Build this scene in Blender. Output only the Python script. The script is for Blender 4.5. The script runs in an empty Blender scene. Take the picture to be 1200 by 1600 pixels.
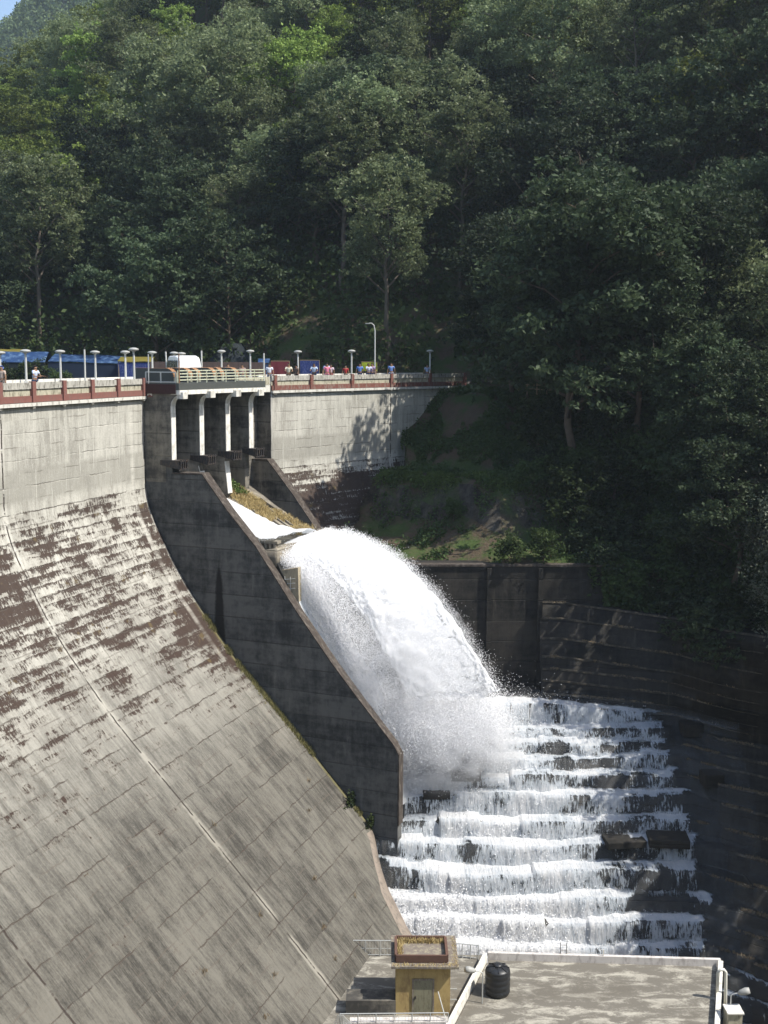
import bpy, math, random
import numpy as np
from mathutils import Matrix, Vector, Euler

# ------------------------------------------------------------------ camera, world, sun, exposure
scene = bpy.context.scene
scene.render.resolution_x, scene.render.resolution_y = 768, 1024
PITCH, ROLL = math.radians(7.690), 0.0053
cam_data = bpy.data.cameras.new('camera')
cam = bpy.data.objects.new('camera', cam_data)
scene.collection.objects.link(cam)
cam.location = (0, 0, 0)
cam.matrix_world = (Matrix.Rotation(math.pi / 2 - PITCH, 4, 'X') @ Matrix.Rotation(ROLL, 4, 'Z'))
cam_data.sensor_fit = 'VERTICAL'
cam_data.sensor_height = 32.0
cam_data.lens = 32.0 * 1811.25 / 1600.0
cam_data.clip_start, cam_data.clip_end = 0.5, 6000
scene.camera = cam

SUN_AZ, SUN_EL = math.radians(-19), math.radians(53)      # azimuth measured from +X towards +Y
world = bpy.data.worlds.new('World')
scene.world = world
world.use_nodes = True
wn = world.node_tree
bg = wn.nodes['Background']
sky = wn.nodes.new('ShaderNodeTexSky')
sky.sky_type = 'NISHITA'
sky.sun_disc = False
sky.sun_elevation = SUN_EL
sky.sun_rotation = math.pi / 2 - SUN_AZ
sky.air_density, sky.dust_density, sky.ozone_density = 1.0, 1.2, 1.0
wn.links.new(sky.outputs[0], bg.inputs[0])
bg.inputs[1].default_value = 0.15
sun_data = bpy.data.lights.new('sun', 'SUN')
sun_data.energy = 5.0
sun_data.angle = math.radians(0.53)
sun_data.color = (1.0, 0.955, 0.87)
sun = bpy.data.objects.new('sun', sun_data)
scene.collection.objects.link(sun)
sd = Vector((math.cos(SUN_AZ) * math.cos(SUN_EL), math.sin(SUN_AZ) * math.cos(SUN_EL), math.sin(SUN_EL)))
sun.rotation_euler = sd.to_track_quat('Z', 'Y').to_euler()
scene.view_settings.view_transform = 'Standard'
scene.view_settings.look = 'None'
scene.view_settings.exposure = 0.55
scene.view_settings.gamma = 1.0
scene.cycles.transparent_max_bounces = 24
scene.cycles.max_bounces = 6
scene.cycles.volume_bounces = 3

rng = np.random.default_rng(7)
random.seed(7)
C = scene.collection

# ------------------------------------------------------------------ shader helper
class Mat:
    def __init__(self, name):
        self.m = bpy.data.materials.new(name)
        self.m.use_nodes = True
        self.t = self.m.node_tree
        self.t.nodes.clear()
        self.out = self.t.nodes.new('ShaderNodeOutputMaterial')
    def put(self, sock, v):
        if v is None: return
        if isinstance(v, bpy.types.NodeSocket): self.t.links.new(v, sock)
        elif isinstance(v, (tuple, list)) and len(v) == 3 and sock.type == 'RGBA': sock.default_value = (*v, 1)
        else: sock.default_value = v
    def n(self, typ, ins=None, **props):
        nd = self.t.nodes.new('ShaderNode' + typ)
        for k, v in props.items(): setattr(nd, k, v)
        for k, v in (ins or {}).items(): self.put(nd.inputs[k], v)
        return nd
    def mth(self, op, a, b=None, c=None, clamp=False):
        nd = self.n('Math', operation=op, use_clamp=clamp)
        self.put(nd.inputs[0], a); self.put(nd.inputs[1], b); self.put(nd.inputs[2], c)
        return nd.outputs[0]
    def add(self, a, b): return self.mth('ADD', a, b)
    def sub(self, a, b): return self.mth('SUBTRACT', a, b)
    def mul(self, a, b): return self.mth('MULTIPLY', a, b)
    def step(self, x, lo, hi):                 # smooth threshold 0..1
        nd = self.n('MapRange', {0: x, 1: lo, 2: hi, 3: 0.0, 4: 1.0}, interpolation_type='SMOOTHSTEP')
        return nd.outputs[0]
    def noise(self, vec, scale=1.0, detail=4, rough=.55, dist=0.0):
        return self.n('TexNoise', {'Vector': vec, 'Scale': scale, 'Detail': detail, 'Roughness': rough, 'Distortion': dist}).outputs[0]
    def scale(self, vec, s):
        nd = self.n('VectorMath', {0: vec, 1: s}, operation='MULTIPLY')
        return nd.outputs[0]
    def mix(self, f, a, b):
        nd = self.n('Mix', data_type='RGBA')
        self.put(nd.inputs[0], f); self.put(nd.inputs[6], a); self.put(nd.inputs[7], b)
        return nd.outputs[2]
    def sep(self, v):
        nd = self.n('SeparateXYZ', {0: v}); return nd.outputs[0], nd.outputs[1], nd.outputs[2]
    def comb(self, x, y, z=0.0): return self.n('CombineXYZ', {0: x, 1: y, 2: z}).outputs[0]
    def obj(self): return self.n('TexCoord').outputs['Object']
    def uv(self): return self.n('TexCoord').outputs['UV']
    def pos(self): return self.n('NewGeometry').outputs['Position']
    def wnoise(self, v): return self.n('TexWhiteNoise', {'Vector': v}, noise_dimensions='3D').outputs[0]
    def bump(self, h, dist=.05, strength=1.0):
        return self.n('Bump', {'Height': h, 'Distance': dist, 'Strength': strength}).outputs[0]
    def bsdf(self, col, rough=.85, spec=.3, normal=None, metal=0.0, **kw):
        d = {'Base Color': col, 'Roughness': rough, 'Specular IOR Level': spec, 'Metallic': metal}
        if normal is not None: d['Normal'] = normal
        d.update(kw)
        return self.n('BsdfPrincipled', d).outputs[0]
    def done(self, sh):
        self.t.links.new(sh, self.out.inputs[0]); return self.m

def simple(name, col, rough=.7, var=.18, scale=3.0, spec=.3, metal=0.0, grime=None):
    g = Mat(name)
    v = g.obj()
    n1 = g.noise(v, scale, 5, .6)
    c = g.mix(n1, tuple(x * (1 - var) for x in col), tuple(min(1, x * (1 + var)) for x in col))
    if grime:
        n2 = g.noise(g.scale(v, (1.0, 1.0, .35)), scale * 1.7, 6, .7)
        c = g.mix(g.step(n2, .45, .68), c, grime)
    return g.done(g.bsdf(c, rough, spec, metal=metal))

# ------------------------------------------------------------------ mesh helpers
def link(o, parent=None):
    C.objects.link(o)
    if parent is not None: o.parent = parent
    return o

class MB:
    def __init__(self): self.v = []; self.f = []; self.m = []; self.cur = 0
    def face(self, idx): self.f.append(tuple(idx)); self.m.append(self.cur)
    def hexa(self, p):                          # 8 points: bottom ring then top ring
        i = len(self.v); self.v += [tuple(q) for q in p]
        for q in ((3, 2, 1, 0), (4, 5, 6, 7), (0, 1, 5, 4), (1, 2, 6, 5), (2, 3, 7, 6), (3, 0, 4, 7)):
            self.face([i + k for k in q])
    def box(self, c, s, rz=0.0):
        cx, cy, cz = c; a, b, h = s[0] / 2, s[1] / 2, s[2] / 2
        co, si = math.cos(rz), math.sin(rz)
        ring = [(cx + x * co - y * si, cy + x * si + y * co) for x, y in ((-a, -b), (a, -b), (a, b), (-a, b))]
        self.hexa([(x, y, cz - h) for x, y in ring] + [(x, y, cz + h) for x, y in ring])
    def bar(self, a, b, w=.05, h=None):         # square bar between two points
        a, b = Vector(a), Vector(b); d = (b - a).normalized()
        u = d.cross(Vector((0, 0, 1)))
        if u.length < 1e-3: u = Vector((1, 0, 0))
        u.normalize(); w2 = (h or w) / 2; k = u.cross(d).normalized() * w2; u = u * (w / 2)
        self.hexa([a - u - k, a + u - k, a + u + k, a - u + k, b - u - k, b + u - k, b + u + k, b - u + k])
    def prism(self, poly, ext):                 # planar polygon (3D points) extruded by a vector
        n = len(poly); i = len(self.v); e = Vector(ext)
        self.v += [tuple(p) for p in poly] + [tuple(Vector(p) + e) for p in poly]
        self.face(list(range(i, i + n))[::-1]); self.face(range(i + n, i + 2 * n))
        for k in range(n):
            k2 = (k + 1) % n
            self.face((i + k, i + k2, i + n + k2, i + n + k))
    def tube(self, pts, rad, n=8, cap=True):
        pts = [Vector(p) for p in pts]; rings = []
        up = Vector((.13, .21, 1)).normalized()
        for k, p in enumerate(pts):
            d = (pts[min(k + 1, len(pts) - 1)] - pts[max(k - 1, 0)]).normalized()
            x = d.cross(up)
            if x.length < .05: x = d.cross(Vector((1, 0, 0)))
            x.normalize(); y = d.cross(x)
            r = rad[k] if isinstance(rad, (list, tuple)) else rad
            i = len(self.v)
            for j in range(n):
                a = 2 * math.pi * j / n
                self.v.append(tuple(p + x * (r * math.cos(a)) + y * (r * math.sin(a))))
            rings.append(i)
        for a, b in zip(rings, rings[1:]):
            for j in range(n):
                j2 = (j + 1) % n; self.face((a + j, a + j2, b + j2, b + j))
        if cap:
            self.face([rings[0] + j for j in range(n)][::-1]); self.face([rings[-1] + j for j in range(n)])
    def lathe(self, prof, c=(0, 0, 0), n=20):   # profile of (radius, z)
        rings = []
        for r, z in prof:
            i = len(self.v)
            for j in range(n):
                a = 2 * math.pi * j / n
                self.v.append((c[0] + r * math.cos(a), c[1] + r * math.sin(a), c[2] + z))
            rings.append(i)
        for a, b in zip(rings, rings[1:]):
            for j in range(n):
                j2 = (j + 1) % n; self.face((a + j, a + j2, b + j2, b + j))
        self.face([rings[0] + j for j in range(n)][::-1]); self.face([rings[-1] + j for j in range(n)])
    def build(self, name, mat, parent=None, smooth=False, bevel=0.0):
        off = Vector(parent_world(parent)) if parent is not None else Vector((0, 0, 0))
        me = bpy.data.meshes.new(name)
        me.from_pydata([tuple(Vector(p) - off) for p in self.v], [], self.f)
        for m in (mat if isinstance(mat, (list, tuple)) else [mat]): me.materials.append(m)
        me.polygons.foreach_set('material_index', self.m)
        if smooth: me.polygons.foreach_set('use_smooth', [True] * len(me.polygons))
        me.update()
        o = link(bpy.data.objects.new(name, me), parent)
        if bevel:
            b = o.modifiers.new('bevel', 'BEVEL'); b.width = bevel; b.segments = 2; b.limit_method = 'ANGLE'
        return o

def parent_world(o):
    p = Vector((0, 0, 0))
    while o is not None: p = p + o.location; o = o.parent
    return p

def np_mesh(name, V, F, mat, parent=None, smooth=False, uv=None, attr=None):
    """V (n,3), F (m,4) or (m,3) arrays -> one mesh object"""
    V = np.asarray(V, np.float32); F = np.asarray(F, np.int32)
    if parent is not None: V = V - np.array(parent_world(parent), np.float32)
    k = F.shape[1]
    me = bpy.data.meshes.new(name)
    me.vertices.add(len(V)); me.vertices.foreach_set('co', V.ravel())
    me.loops.add(F.size); me.loops.foreach_set('vertex_index', F.ravel())
    me.polygons.add(len(F)); me.polygons.foreach_set('loop_start', np.arange(0, F.size, k, dtype=np.int32))
    me.polygons.foreach_set('loop_total', np.full(len(F), k, np.int32))
    if smooth: me.polygons.foreach_set('use_smooth', np.ones(len(F), bool))
    for m in (mat if isinstance(mat, (list, tuple)) else [mat]): me.materials.append(m)
    if uv is not None:
        l = me.uv_layers.new(name='UVMap'); l.data.foreach_set('uv', np.asarray(uv, np.float32)[F.ravel()].ravel())
    if attr:
        for an, av in attr.items():
            a = me.attributes.new(an, 'FLOAT', 'POINT'); a.data.foreach_set('value', np.asarray(av, np.float32).ravel())
    me.update(); me.validate()
    return link(bpy.data.objects.new(name, me), parent)

def grid_faces(nr, nc):
    i = np.arange(nr * nc).reshape(nr, nc)
    return np.stack([i[:-1, :-1], i[:-1, 1:], i[1:, 1:], i[1:, :-1]], -1).reshape(-1, 4)

def quads(cen, size, nrm_bias=0.0, aspect=1.6, rs=None, bvec=None):
    """random little quads at cen; returns V, F"""
    rs = rs or rng
    n = len(cen)
    a = rs.normal(size=(n, 3)); a[:, 2] += nrm_bias * 1.5
    if bvec is not None: a = a * .75 + np.array(bvec)
    a /= np.linalg.norm(a, axis=1, keepdims=True)
    b = rs.normal(size=(n, 3)); u = np.cross(a, b); u /= np.linalg.norm(u, axis=1, keepdims=True)
    w = np.cross(a, u)
    s = np.asarray(size).reshape(-1, 1) * np.ones((n, 1))
    u = u * s * .5 * aspect; w = w * s * .5
    V = np.stack([cen - u, cen - w * .9, cen + u, cen + w], 1).reshape(-1, 3)
    return V, np.arange(4 * n).reshape(n, 4)

def thing(name, label, cat, loc=(0, 0, 0), group=None, rz=0.0):
    o = bpy.data.objects.new(name, None); o.empty_display_size = .3
    C.objects.link(o); o.location = loc; o.rotation_euler = (0, 0, rz)
    o['label'] = label; o['category'] = cat
    if group: o['group'] = group
    return o
def tag(o, label=None, cat=None, group=None, kind=None):
    for k, v in (('label', label), ('category', cat), ('group', group), ('kind', kind)):
        if v: o[k] = v
    return o
def dup(root, loc, rz=0.0, sc=1.0, label=None, group=None):
    def cp(o, par):
        c = o.copy(); C.objects.link(c)
        if par is not None: c.parent = par
        for ch in o.children: cp(ch, c)
        return c
    r = cp(root, None); r.location = loc; r.rotation_euler = (0, 0, rz)
    r.scale = (sc, sc, sc) if not isinstance(sc, tuple) else sc
    if label: r['label'] = label
    if group: r['group'] = group
    return r

# value noise on a lattice, fBm; x, y arrays in lattice units
def _hash(ix, iy, seed):
    h = (ix.astype(np.int64) * 374761393 + iy.astype(np.int64) * 668265263 + seed * 1442695041) & 0xffffffff
    h = ((h ^ (h >> 13)) * 1274126177) & 0xffffffff
    return ((h ^ (h >> 16)) & 0xffff) / 65535.0
def vnoise(x, y, seed=0):
    x = np.asarray(x, float); y = np.asarray(y, float)
    ix, iy = np.floor(x), np.floor(y); fx, fy = x - ix, y - iy
    fx = fx * fx * (3 - 2 * fx); fy = fy * fy * (3 - 2 * fy)
    a = _hash(ix, iy, seed); b = _hash(ix + 1, iy, seed); c = _hash(ix, iy + 1, seed); d = _hash(ix + 1, iy + 1, seed)
    return (a * (1 - fx) + b * fx) * (1 - fy) + (c * (1 - fx) + d * fx) * fy
def fbm(x, y, oct=4, seed=0):
    s = 0; a = .5; t = 0
    for k in range(oct):
        s = s + a * vnoise(x * 2 ** k, y * 2 ** k, seed + k * 17); t += a; a *= .5
    return s / t                                # 0..1
def sstep(x, a, b):
    t = np.clip((np.asarray(x, float) - a) / (b - a), 0, 1); return t * t * (3 - 2 * t)

# ------------------------------------------------------------------ the dam's own frame: s along the crest, o downstream, z up
_S = np.linspace(-60, 120, 361)
_TH = np.radians(np.interp(_S, [-20, 15, 40, 80], [70.159, 71.6087, 50.7312, 43.3413]))
_CX = np.cumsum(np.cos(_TH)) * .5; _CY = np.cumsum(np.sin(_TH)) * .5
_CX += -22.5827 - _CX[120]; _CY += 60.4405 - _CY[120]
def heading(s): return np.interp(s, _S, _TH)
def W(s, o, z):
    th = heading(s)
    return Vector((float(np.interp(s, _S, _CX) + o * np.sin(th)), float(np.interp(s, _S, _CY) - o * np.cos(th)), float(z)))
def Wn(s, o, z):
    th = heading(s)
    return np.stack([np.interp(s, _S, _CX) + o * np.sin(th), np.interp(s, _S, _CY) - o * np.cos(th), z + 0 * s], -1)
_ZZ = np.arange(-48, -1.9, .25)
_OO = np.interp(-_ZZ, [0, 10, 15, 20, 25, 30, 35, 50], [0, 0, 2.6614, 6.5778, 11.5584, 16.3129, 20.9284, 34.77])
_pad = np.concatenate([np.full(6, _OO[0] + 0), _OO, np.full(6, 0.0)])
_pad[:6] = _OO[0] + (6 - np.arange(6)) * (_OO[0] - _OO[1])
_OO = np.convolve(_pad, np.ones(13) / 13, 'valid')
_OO[_ZZ > -7.5] = 0
def prof(z): return np.interp(z, _ZZ, _OO)
S1, S2 = 19.28, 34.5
# ------------------------------------------------------------------ materials
def concrete_face():
    g = Mat('weathered_dam_concrete')
    uv = g.uv(); u, v, _ = g.sep(uv); pos = g.pos(); px, py, z = g.sep(pos)
    w1 = g.noise(g.comb(g.mul(u, .35), g.mul(z, .2)), 1.0, 3, .5)
    down = g.comb(g.mul(u, 2.6), g.mul(v, .22))
    streak = g.noise(down, 1.0, 6, .62)
    fine = g.noise(g.comb(g.mul(u, 12.0), g.mul(v, .9)), 1.0, 7, .78)
    grain = g.noise(g.comb(u, v), 7.0, 6, .75)
    blot = g.noise(g.comb(u, v), .22, 4, .55)
    # pour lifts (1.52 m) and shutter panels
    zq = g.mul(g.mul(g.add(z, 3.0), -1.0), 1 / 1.52)
    zq = g.add(zq, g.mul(g.sub(g.noise(g.comb(g.mul(u, .9), 0.0), 1.0, 5, .7), .5), .22))
    lift_i = g.mth('FLOOR', zq); lift_f = g.mth('FRACT', zq)
    uq = g.mul(g.sub(u, 4.08), 1 / 3.04)
    pan_i = g.mth('FLOOR', uq)
    cell = g.wnoise(g.comb(pan_i, lift_i, 3.0))
    cell2 = g.wnoise(g.comb(g.mth('FLOOR', g.mul(g.sub(u, 4.08), 1 / 1.01)), g.mth('FLOOR', g.mul(zq, 2.0)), 7.0))
    # distance to vertical monolith joints (15.2 m) and panel joints, wobbly
    wob = g.mul(g.sub(g.noise(g.comb(g.mul(u, .3), g.mul(v, 1.3)), 1.0, 4, .7), .5), .16)
    uj = g.mth('ABSOLUTE', g.sub(g.mth('FRACT', g.add(g.mul(g.add(g.sub(u, 4.08), wob), 1 / 15.2), .5)), .5))
    dj = g.mul(uj, 15.2)
    dp = g.mul(g.mth('ABSOLUTE', g.sub(g.mth('FRACT', g.add(g.mul(g.add(g.sub(u, 4.08), wob), 1 / 1.52), .5)), .5)), 1.52)
    dl = g.mul(g.mth('ABSOLUTE', g.sub(g.mth('FRACT', g.add(zq, .5)), .5)), 1.52)
    dl2 = g.mul(g.mth('ABSOLUTE', g.sub(g.mth('FRACT', g.add(g.mul(zq, 2.0), .5)), .5)), .76)
    pres = g.noise(g.comb(g.mul(u, .45), g.mul(v, .7)), 1.0, 4, .6)
    # base colour: pale at the top, greyer lower down
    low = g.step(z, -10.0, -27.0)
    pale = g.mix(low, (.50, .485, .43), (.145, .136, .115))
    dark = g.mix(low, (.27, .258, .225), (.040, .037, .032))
    tone = g.add(g.add(g.mul(streak, .58), g.mul(fine, .62)), g.mul(blot, .45))
    tone = g.add(tone, g.mul(g.sub(cell, .5), .07)); tone = g.add(tone, g.mul(g.sub(cell2, .5), .06))
    tone = g.add(tone, g.mul(g.sub(grain, .5), .34)); tone = g.add(tone, g.mul(g.sub(g.noise(g.comb(g.mul(u, 1.4), g.mul(v, .8)), 1.0, 7, .75), .5), .38))
    col = g.mix(g.step(tone, .60, 1.0), dark, pale)
    # a washed, grey-stained band under the fifth lift
    band = g.mul(g.step(z, -6.4, -6.7), g.sub(1.0, g.step(z, -8.2, -8.7)))
    col = g.mix(g.mul(band, g.add(.35, g.mul(g.step(streak, .4, .65), .4))), col, (.27, .26, .225))
    # pale lime runs below joints
    lime = g.mul(g.step(fine, .56, .74), g.sub(1.0, g.step(lift_f, .05, .75)))
    lime = g.mul(lime, g.step(blot, .40, .62))
    col = g.mix(g.mul(lime, .7), col, g.mix(low, (.60, .58, .52), (.27, .255, .215)))
    spots = g.step(g.noise(g.comb(g.mul(u, 1.3), g.mul(v, .8)), 1.6, 7, .75), .66, .71)
    col = g.mix(g.mul(spots, .6), col, g.mix(low, (.58, .56, .50), (.34, .32, .28)))
    # brown moss: streaky patches hanging from the lift joints
    den = g.mul(g.step(z, -7.6, -10.3), g.sub(1.0, g.step(z, -15.5, -26.5)))
    ms = g.noise(g.comb(g.mul(u, 7.5), g.mul(v, 2.3)), 1.0, 9, .80, .35)
    mb = g.noise(g.comb(g.mul(u, .38), g.mul(v, .85)), 1.0, 6, .68)
    wv = g.add(g.mul(z, -1 / .507), g.mul(g.noise(g.comb(g.mul(u, 1.1), g.mul(v, .8)), 1.0, 5, .7), .55))
    lfa = g.mth('FRACT', wv); hang = g.noise(g.comb(g.mul(u, 5.5), g.mul(g.mth('FLOOR', wv), 3.7)), 1.0, 6, .8)
    mm = g.add(g.add(g.mul(ms, .58), g.mul(mb, .58)), g.add(g.mul(g.sub(.5, lift_f), .055), g.mul(g.sub(hang, lfa), .075)))
    mm = g.add(mm, g.add(.088, g.mul(g.sub(cell2, .5), .05)))
    mm = g.add(mm, g.mul(den, .160))
    mm = g.add(mm, g.mul(g.mul(g.mul(g.step(u, 5.5, 2.5), den), g.step(z, -16.0, -13.5)), .06))
    mm = g.add(mm, g.mul(g.mul(g.step(u, 33.0, 34.0), g.step(z, -8.0, -10.0)), .035))
    mm = g.add(mm, g.mul(g.sub(g.noise(g.comb(g.mul(u, .16), g.mul(v, .3)), 1.0, 3, .5), .5), .15))
    mm = g.add(mm, g.mul(g.mul(g.step(u, 16.6, 18.6), g.step(z, -9.0, -12.0)), .05))
    bl_ = g.mul(g.mul(g.step(u, 13.8, 16.6), g.step(z, -16.5, -18.0)), g.step(z, -22.0, -20.2)); mm = g.add(mm, g.mul(bl_, .10))
    moss = g.mul(g.step(mm, .822, .856), g.step(z, -7.9, -9.0))
    mcol = g.mix(grain, (.018, .010, .008), (.058, .034, .025))
    mcol = g.mix(g.mul(g.step(g.noise(g.comb(u, v), .9, 3, .5), .62, .70), .6), mcol, (.12, .085, .03))
    soft = g.mul(g.step(mm, .74, .85), g.step(z, -7.6, -9.0)); col = g.mix(g.mul(soft, .22), col, (.15, .115, .088))
    col = g.mix(g.mul(moss, .93), col, mcol)
    # lift joints and cracks
    lth = g.mul(g.sub(g.noise(g.comb(g.mul(u, 3.0), g.mul(v, 2.0)), 1.0, 5, .75), .32), g.mix(g.step(z, -16.0, -24.0), (.17, .17, .17), (.10, .10, .10)))
    linem = g.mul(g.step(g.sub(dl, lth), .015, -.02), g.step(pres, .40, .55))
    linem = g.mul(linem, g.add(.35, g.mul(g.step(z, -7.0, -10.0), .6)))
    col = g.mix(g.mul(linem, g.step(g.noise(g.comb(g.mul(u, 1.7), g.mul(v, 1.0)), 1.0, 5, .7), .36, .56)), col, g.mix(g.step(z, -7.2, -8.2), (.60, .585, .52), (.06, .042, .034)))
    l2 = g.mul(g.mul(g.step(dl2, .045, .008), g.step(pres, .46, .58)), .6)
    col = g.mix(l2, col, (.10, .085, .07))
    pj = g.mul(g.mul(g.step(g.add(dp, g.mul(g.sub(fine, .5), .10)), .05, .01), g.step(g.noise(g.comb(g.mul(u, .8), g.mul(v, .45)), 1.0, 5, .7), .46, .60)), .65)
    col = g.mix(pj, col, g.mix(g.step(z, -9.0, -9.5), (.60, .585, .52), (.10, .085, .07)))
    halo = g.mul(g.step(g.add(dj, g.mul(g.sub(fine, .5), .5)), .34, .12), g.mul(g.step(g.noise(g.comb(7.0, g.mul(v, .35)), 1.0, 4, .6), .38, .56), .75))
    halo = g.mul(g.mul(halo, .75), g.add(.15, g.mul(.85, g.step(u, -2.0, 1.0))))
    col = g.mix(halo, col, g.mix(low, (.58, .56, .50), (.34, .32, .27)))
    h2 = g.mul(g.step(g.add(g.mth('ABSOLUTE', g.sub(g.add(u, wob), 17.75)), g.mul(g.sub(fine, .5), .6)), .36, .08), g.mul(g.step(g.noise(g.comb(3.0, g.mul(v, .5)), 1.0, 5, .7), .36, .60), g.mul(.7, g.sub(1.0, g.mul(low, .7)))))
    col = g.mix(h2, col, g.mix(low, (.58, .56, .50), (.30, .28, .24)))
    jl = g.mul(g.step(dj, .07, .03), g.step(g.noise(g.comb(0.0, g.mul(v, .9)), 1.0, 4, .6), .40, .5))
    col = g.mix(jl, col, (.05, .04, .034))
    # green growth in the corner against the training wall, wet brown run lower down
    ed = g.mul(g.mul(g.step(g.add(u, g.mul(grain, .5)), 18.9, 19.35), g.step(z, -16.0, -18.0)), 1.0)
    col = g.mix(g.mul(ed, .85), col, g.mix(grain, (.10, .095, .035), (.22, .19, .09)))
    h = g.add(g.add(g.mul(grain, .5), g.mul(moss, .35)), g.mul(g.add(linem, jl), -1.2))
    h = g.add(h, g.mul(fine, .35))
    return g.done(g.bsdf(col, .92, .2, g.bump(h, .05, .8)))

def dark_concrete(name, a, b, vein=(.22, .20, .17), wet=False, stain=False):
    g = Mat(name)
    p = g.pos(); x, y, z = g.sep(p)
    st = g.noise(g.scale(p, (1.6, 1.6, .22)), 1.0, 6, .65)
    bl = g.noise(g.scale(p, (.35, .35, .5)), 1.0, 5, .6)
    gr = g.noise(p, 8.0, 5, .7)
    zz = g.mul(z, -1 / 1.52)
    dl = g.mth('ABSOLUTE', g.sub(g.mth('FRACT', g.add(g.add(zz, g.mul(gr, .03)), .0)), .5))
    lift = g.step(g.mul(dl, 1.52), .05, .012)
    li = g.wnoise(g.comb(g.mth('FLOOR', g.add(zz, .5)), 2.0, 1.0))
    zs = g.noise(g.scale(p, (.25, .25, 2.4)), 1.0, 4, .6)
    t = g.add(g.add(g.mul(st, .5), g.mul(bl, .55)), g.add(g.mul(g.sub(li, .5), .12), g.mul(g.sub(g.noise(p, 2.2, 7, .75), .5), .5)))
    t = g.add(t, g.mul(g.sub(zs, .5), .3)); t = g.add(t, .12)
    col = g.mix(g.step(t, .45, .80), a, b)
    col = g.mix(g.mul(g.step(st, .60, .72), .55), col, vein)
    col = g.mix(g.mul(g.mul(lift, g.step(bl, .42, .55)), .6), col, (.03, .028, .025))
    if stain:                                   # tall damp stain below a weep hole
        uv = g.uv(); u, v, _ = g.sep(uv)
        wdt = g.add(g.add(g.mul(g.sub(-13.55, v), .045), g.mul(g.step(g.sub(-13.55, v), -.05, 1.6), .20)), g.mul(g.sub(g.add(g.mul(gr, .5), g.mul(st, .5)), .5), .5))
        m = g.mul(g.step(g.sub(wdt, g.mth('ABSOLUTE', g.sub(u, 5.62))), -.05, .12), g.step(v, -13.5, -13.6))
        col = g.mix(g.mul(m, .92), col, (.012, .011, .010))
    return g.done(g.bsdf(col, .5 if wet else .9, .15 if wet else .25, g.bump(g.add(g.mul(gr, .5), g.mul(lift, -1.0)), .04, .7)))

M = {}
M['face'] = concrete_face()
M['shade'] = dark_concrete('shaded_wall_concrete', (.034, .036, .037), (.12, .12, .115), (.20, .195, .18), stain=True)  # shaded wall side darkened in the colour; the stain is real damp
M['shade2'] = dark_concrete('shaded_pier_concrete', (.055, .052, .047), (.22, .20, .165), (.36, .31, .24))  # darker colour stands for the shaded sides of piers and walls
M['wet'] = dark_concrete('wet_black_concrete', (.008, .009, .010), (.035, .034, .032), (.06, .056, .048), wet=True)
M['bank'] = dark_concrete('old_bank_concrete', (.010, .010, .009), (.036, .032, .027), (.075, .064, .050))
M['white'] = simple('whitewashed_concrete', (.72, .70, .64), .85, .12, 2.5, grime=(.42, .40, .35))
M['cornice'] = simple('pale_cornice', (.60, .585, .53), .85, .15, 2.0, grime=(.30, .28, .24))
M['cream'] = simple('cream_panel', (.42, .395, .30), .9, .25, 3.5, grime=(.18, .165, .12))
M['rail'] = simple('stained_coping', (.40, .385, .34), .9, .28, 3.5, grime=(.12, .11, .095))
M['red'] = simple('faded_red_paint', (.20, .085, .07), .9, .25, 4.0, grime=(.17, .10, .085))
M['redold'] = simple('old_red_paint', (.17, .065, .05), .9, .3, 3.0, grime=(.22, .18, .15))
M['lip'] = simple('mossy_brown_coping', (.050, .040, .033), .95, .5, 2.5, grime=(.125, .108, .092))
M['road'] = simple('crest_road', (.13, .125, .115), .9, .2, 2.0)
M['steel'] = simple('black_painted_steel', (.03, .03, .032), .55, .3, 6.0, grime=(.10, .07, .05))
M['rust'] = simple('rusty_sheet', (.30, .155, .075), .8, .3, 5.0, grime=(.12, .07, .045))
M['darksheet'] = simple('dark_grey_sheet', (.07, .075, .07), .7, .25, 5.0)
M['railpaint'] = simple('cream_green_paint', (.52, .55, .42), .7, .12, 5.0, grime=(.30, .22, .14))
M['grey'] = simple('galvanised_grey', (.42, .43, .42), .5, .1, 5.0, metal=.3)
M['lamphead'] = simple('lamp_cover', (.34, .34, .32), .5, .1, 5.0)
M['pole'] = simple('pole_paint', (.50, .50, .47), .6, .15, 4.0)
M['maroon'] = simple('maroon_band', (.05, .022, .02), .85, .3, 4.0)

# ------------------------------------------------------------------ the dam
dam = thing('gravity_dam', 'big curved grey concrete dam with brown moss stains and a spillway in its middle', 'dam', tuple(W(S1, 0, -3)))

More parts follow.
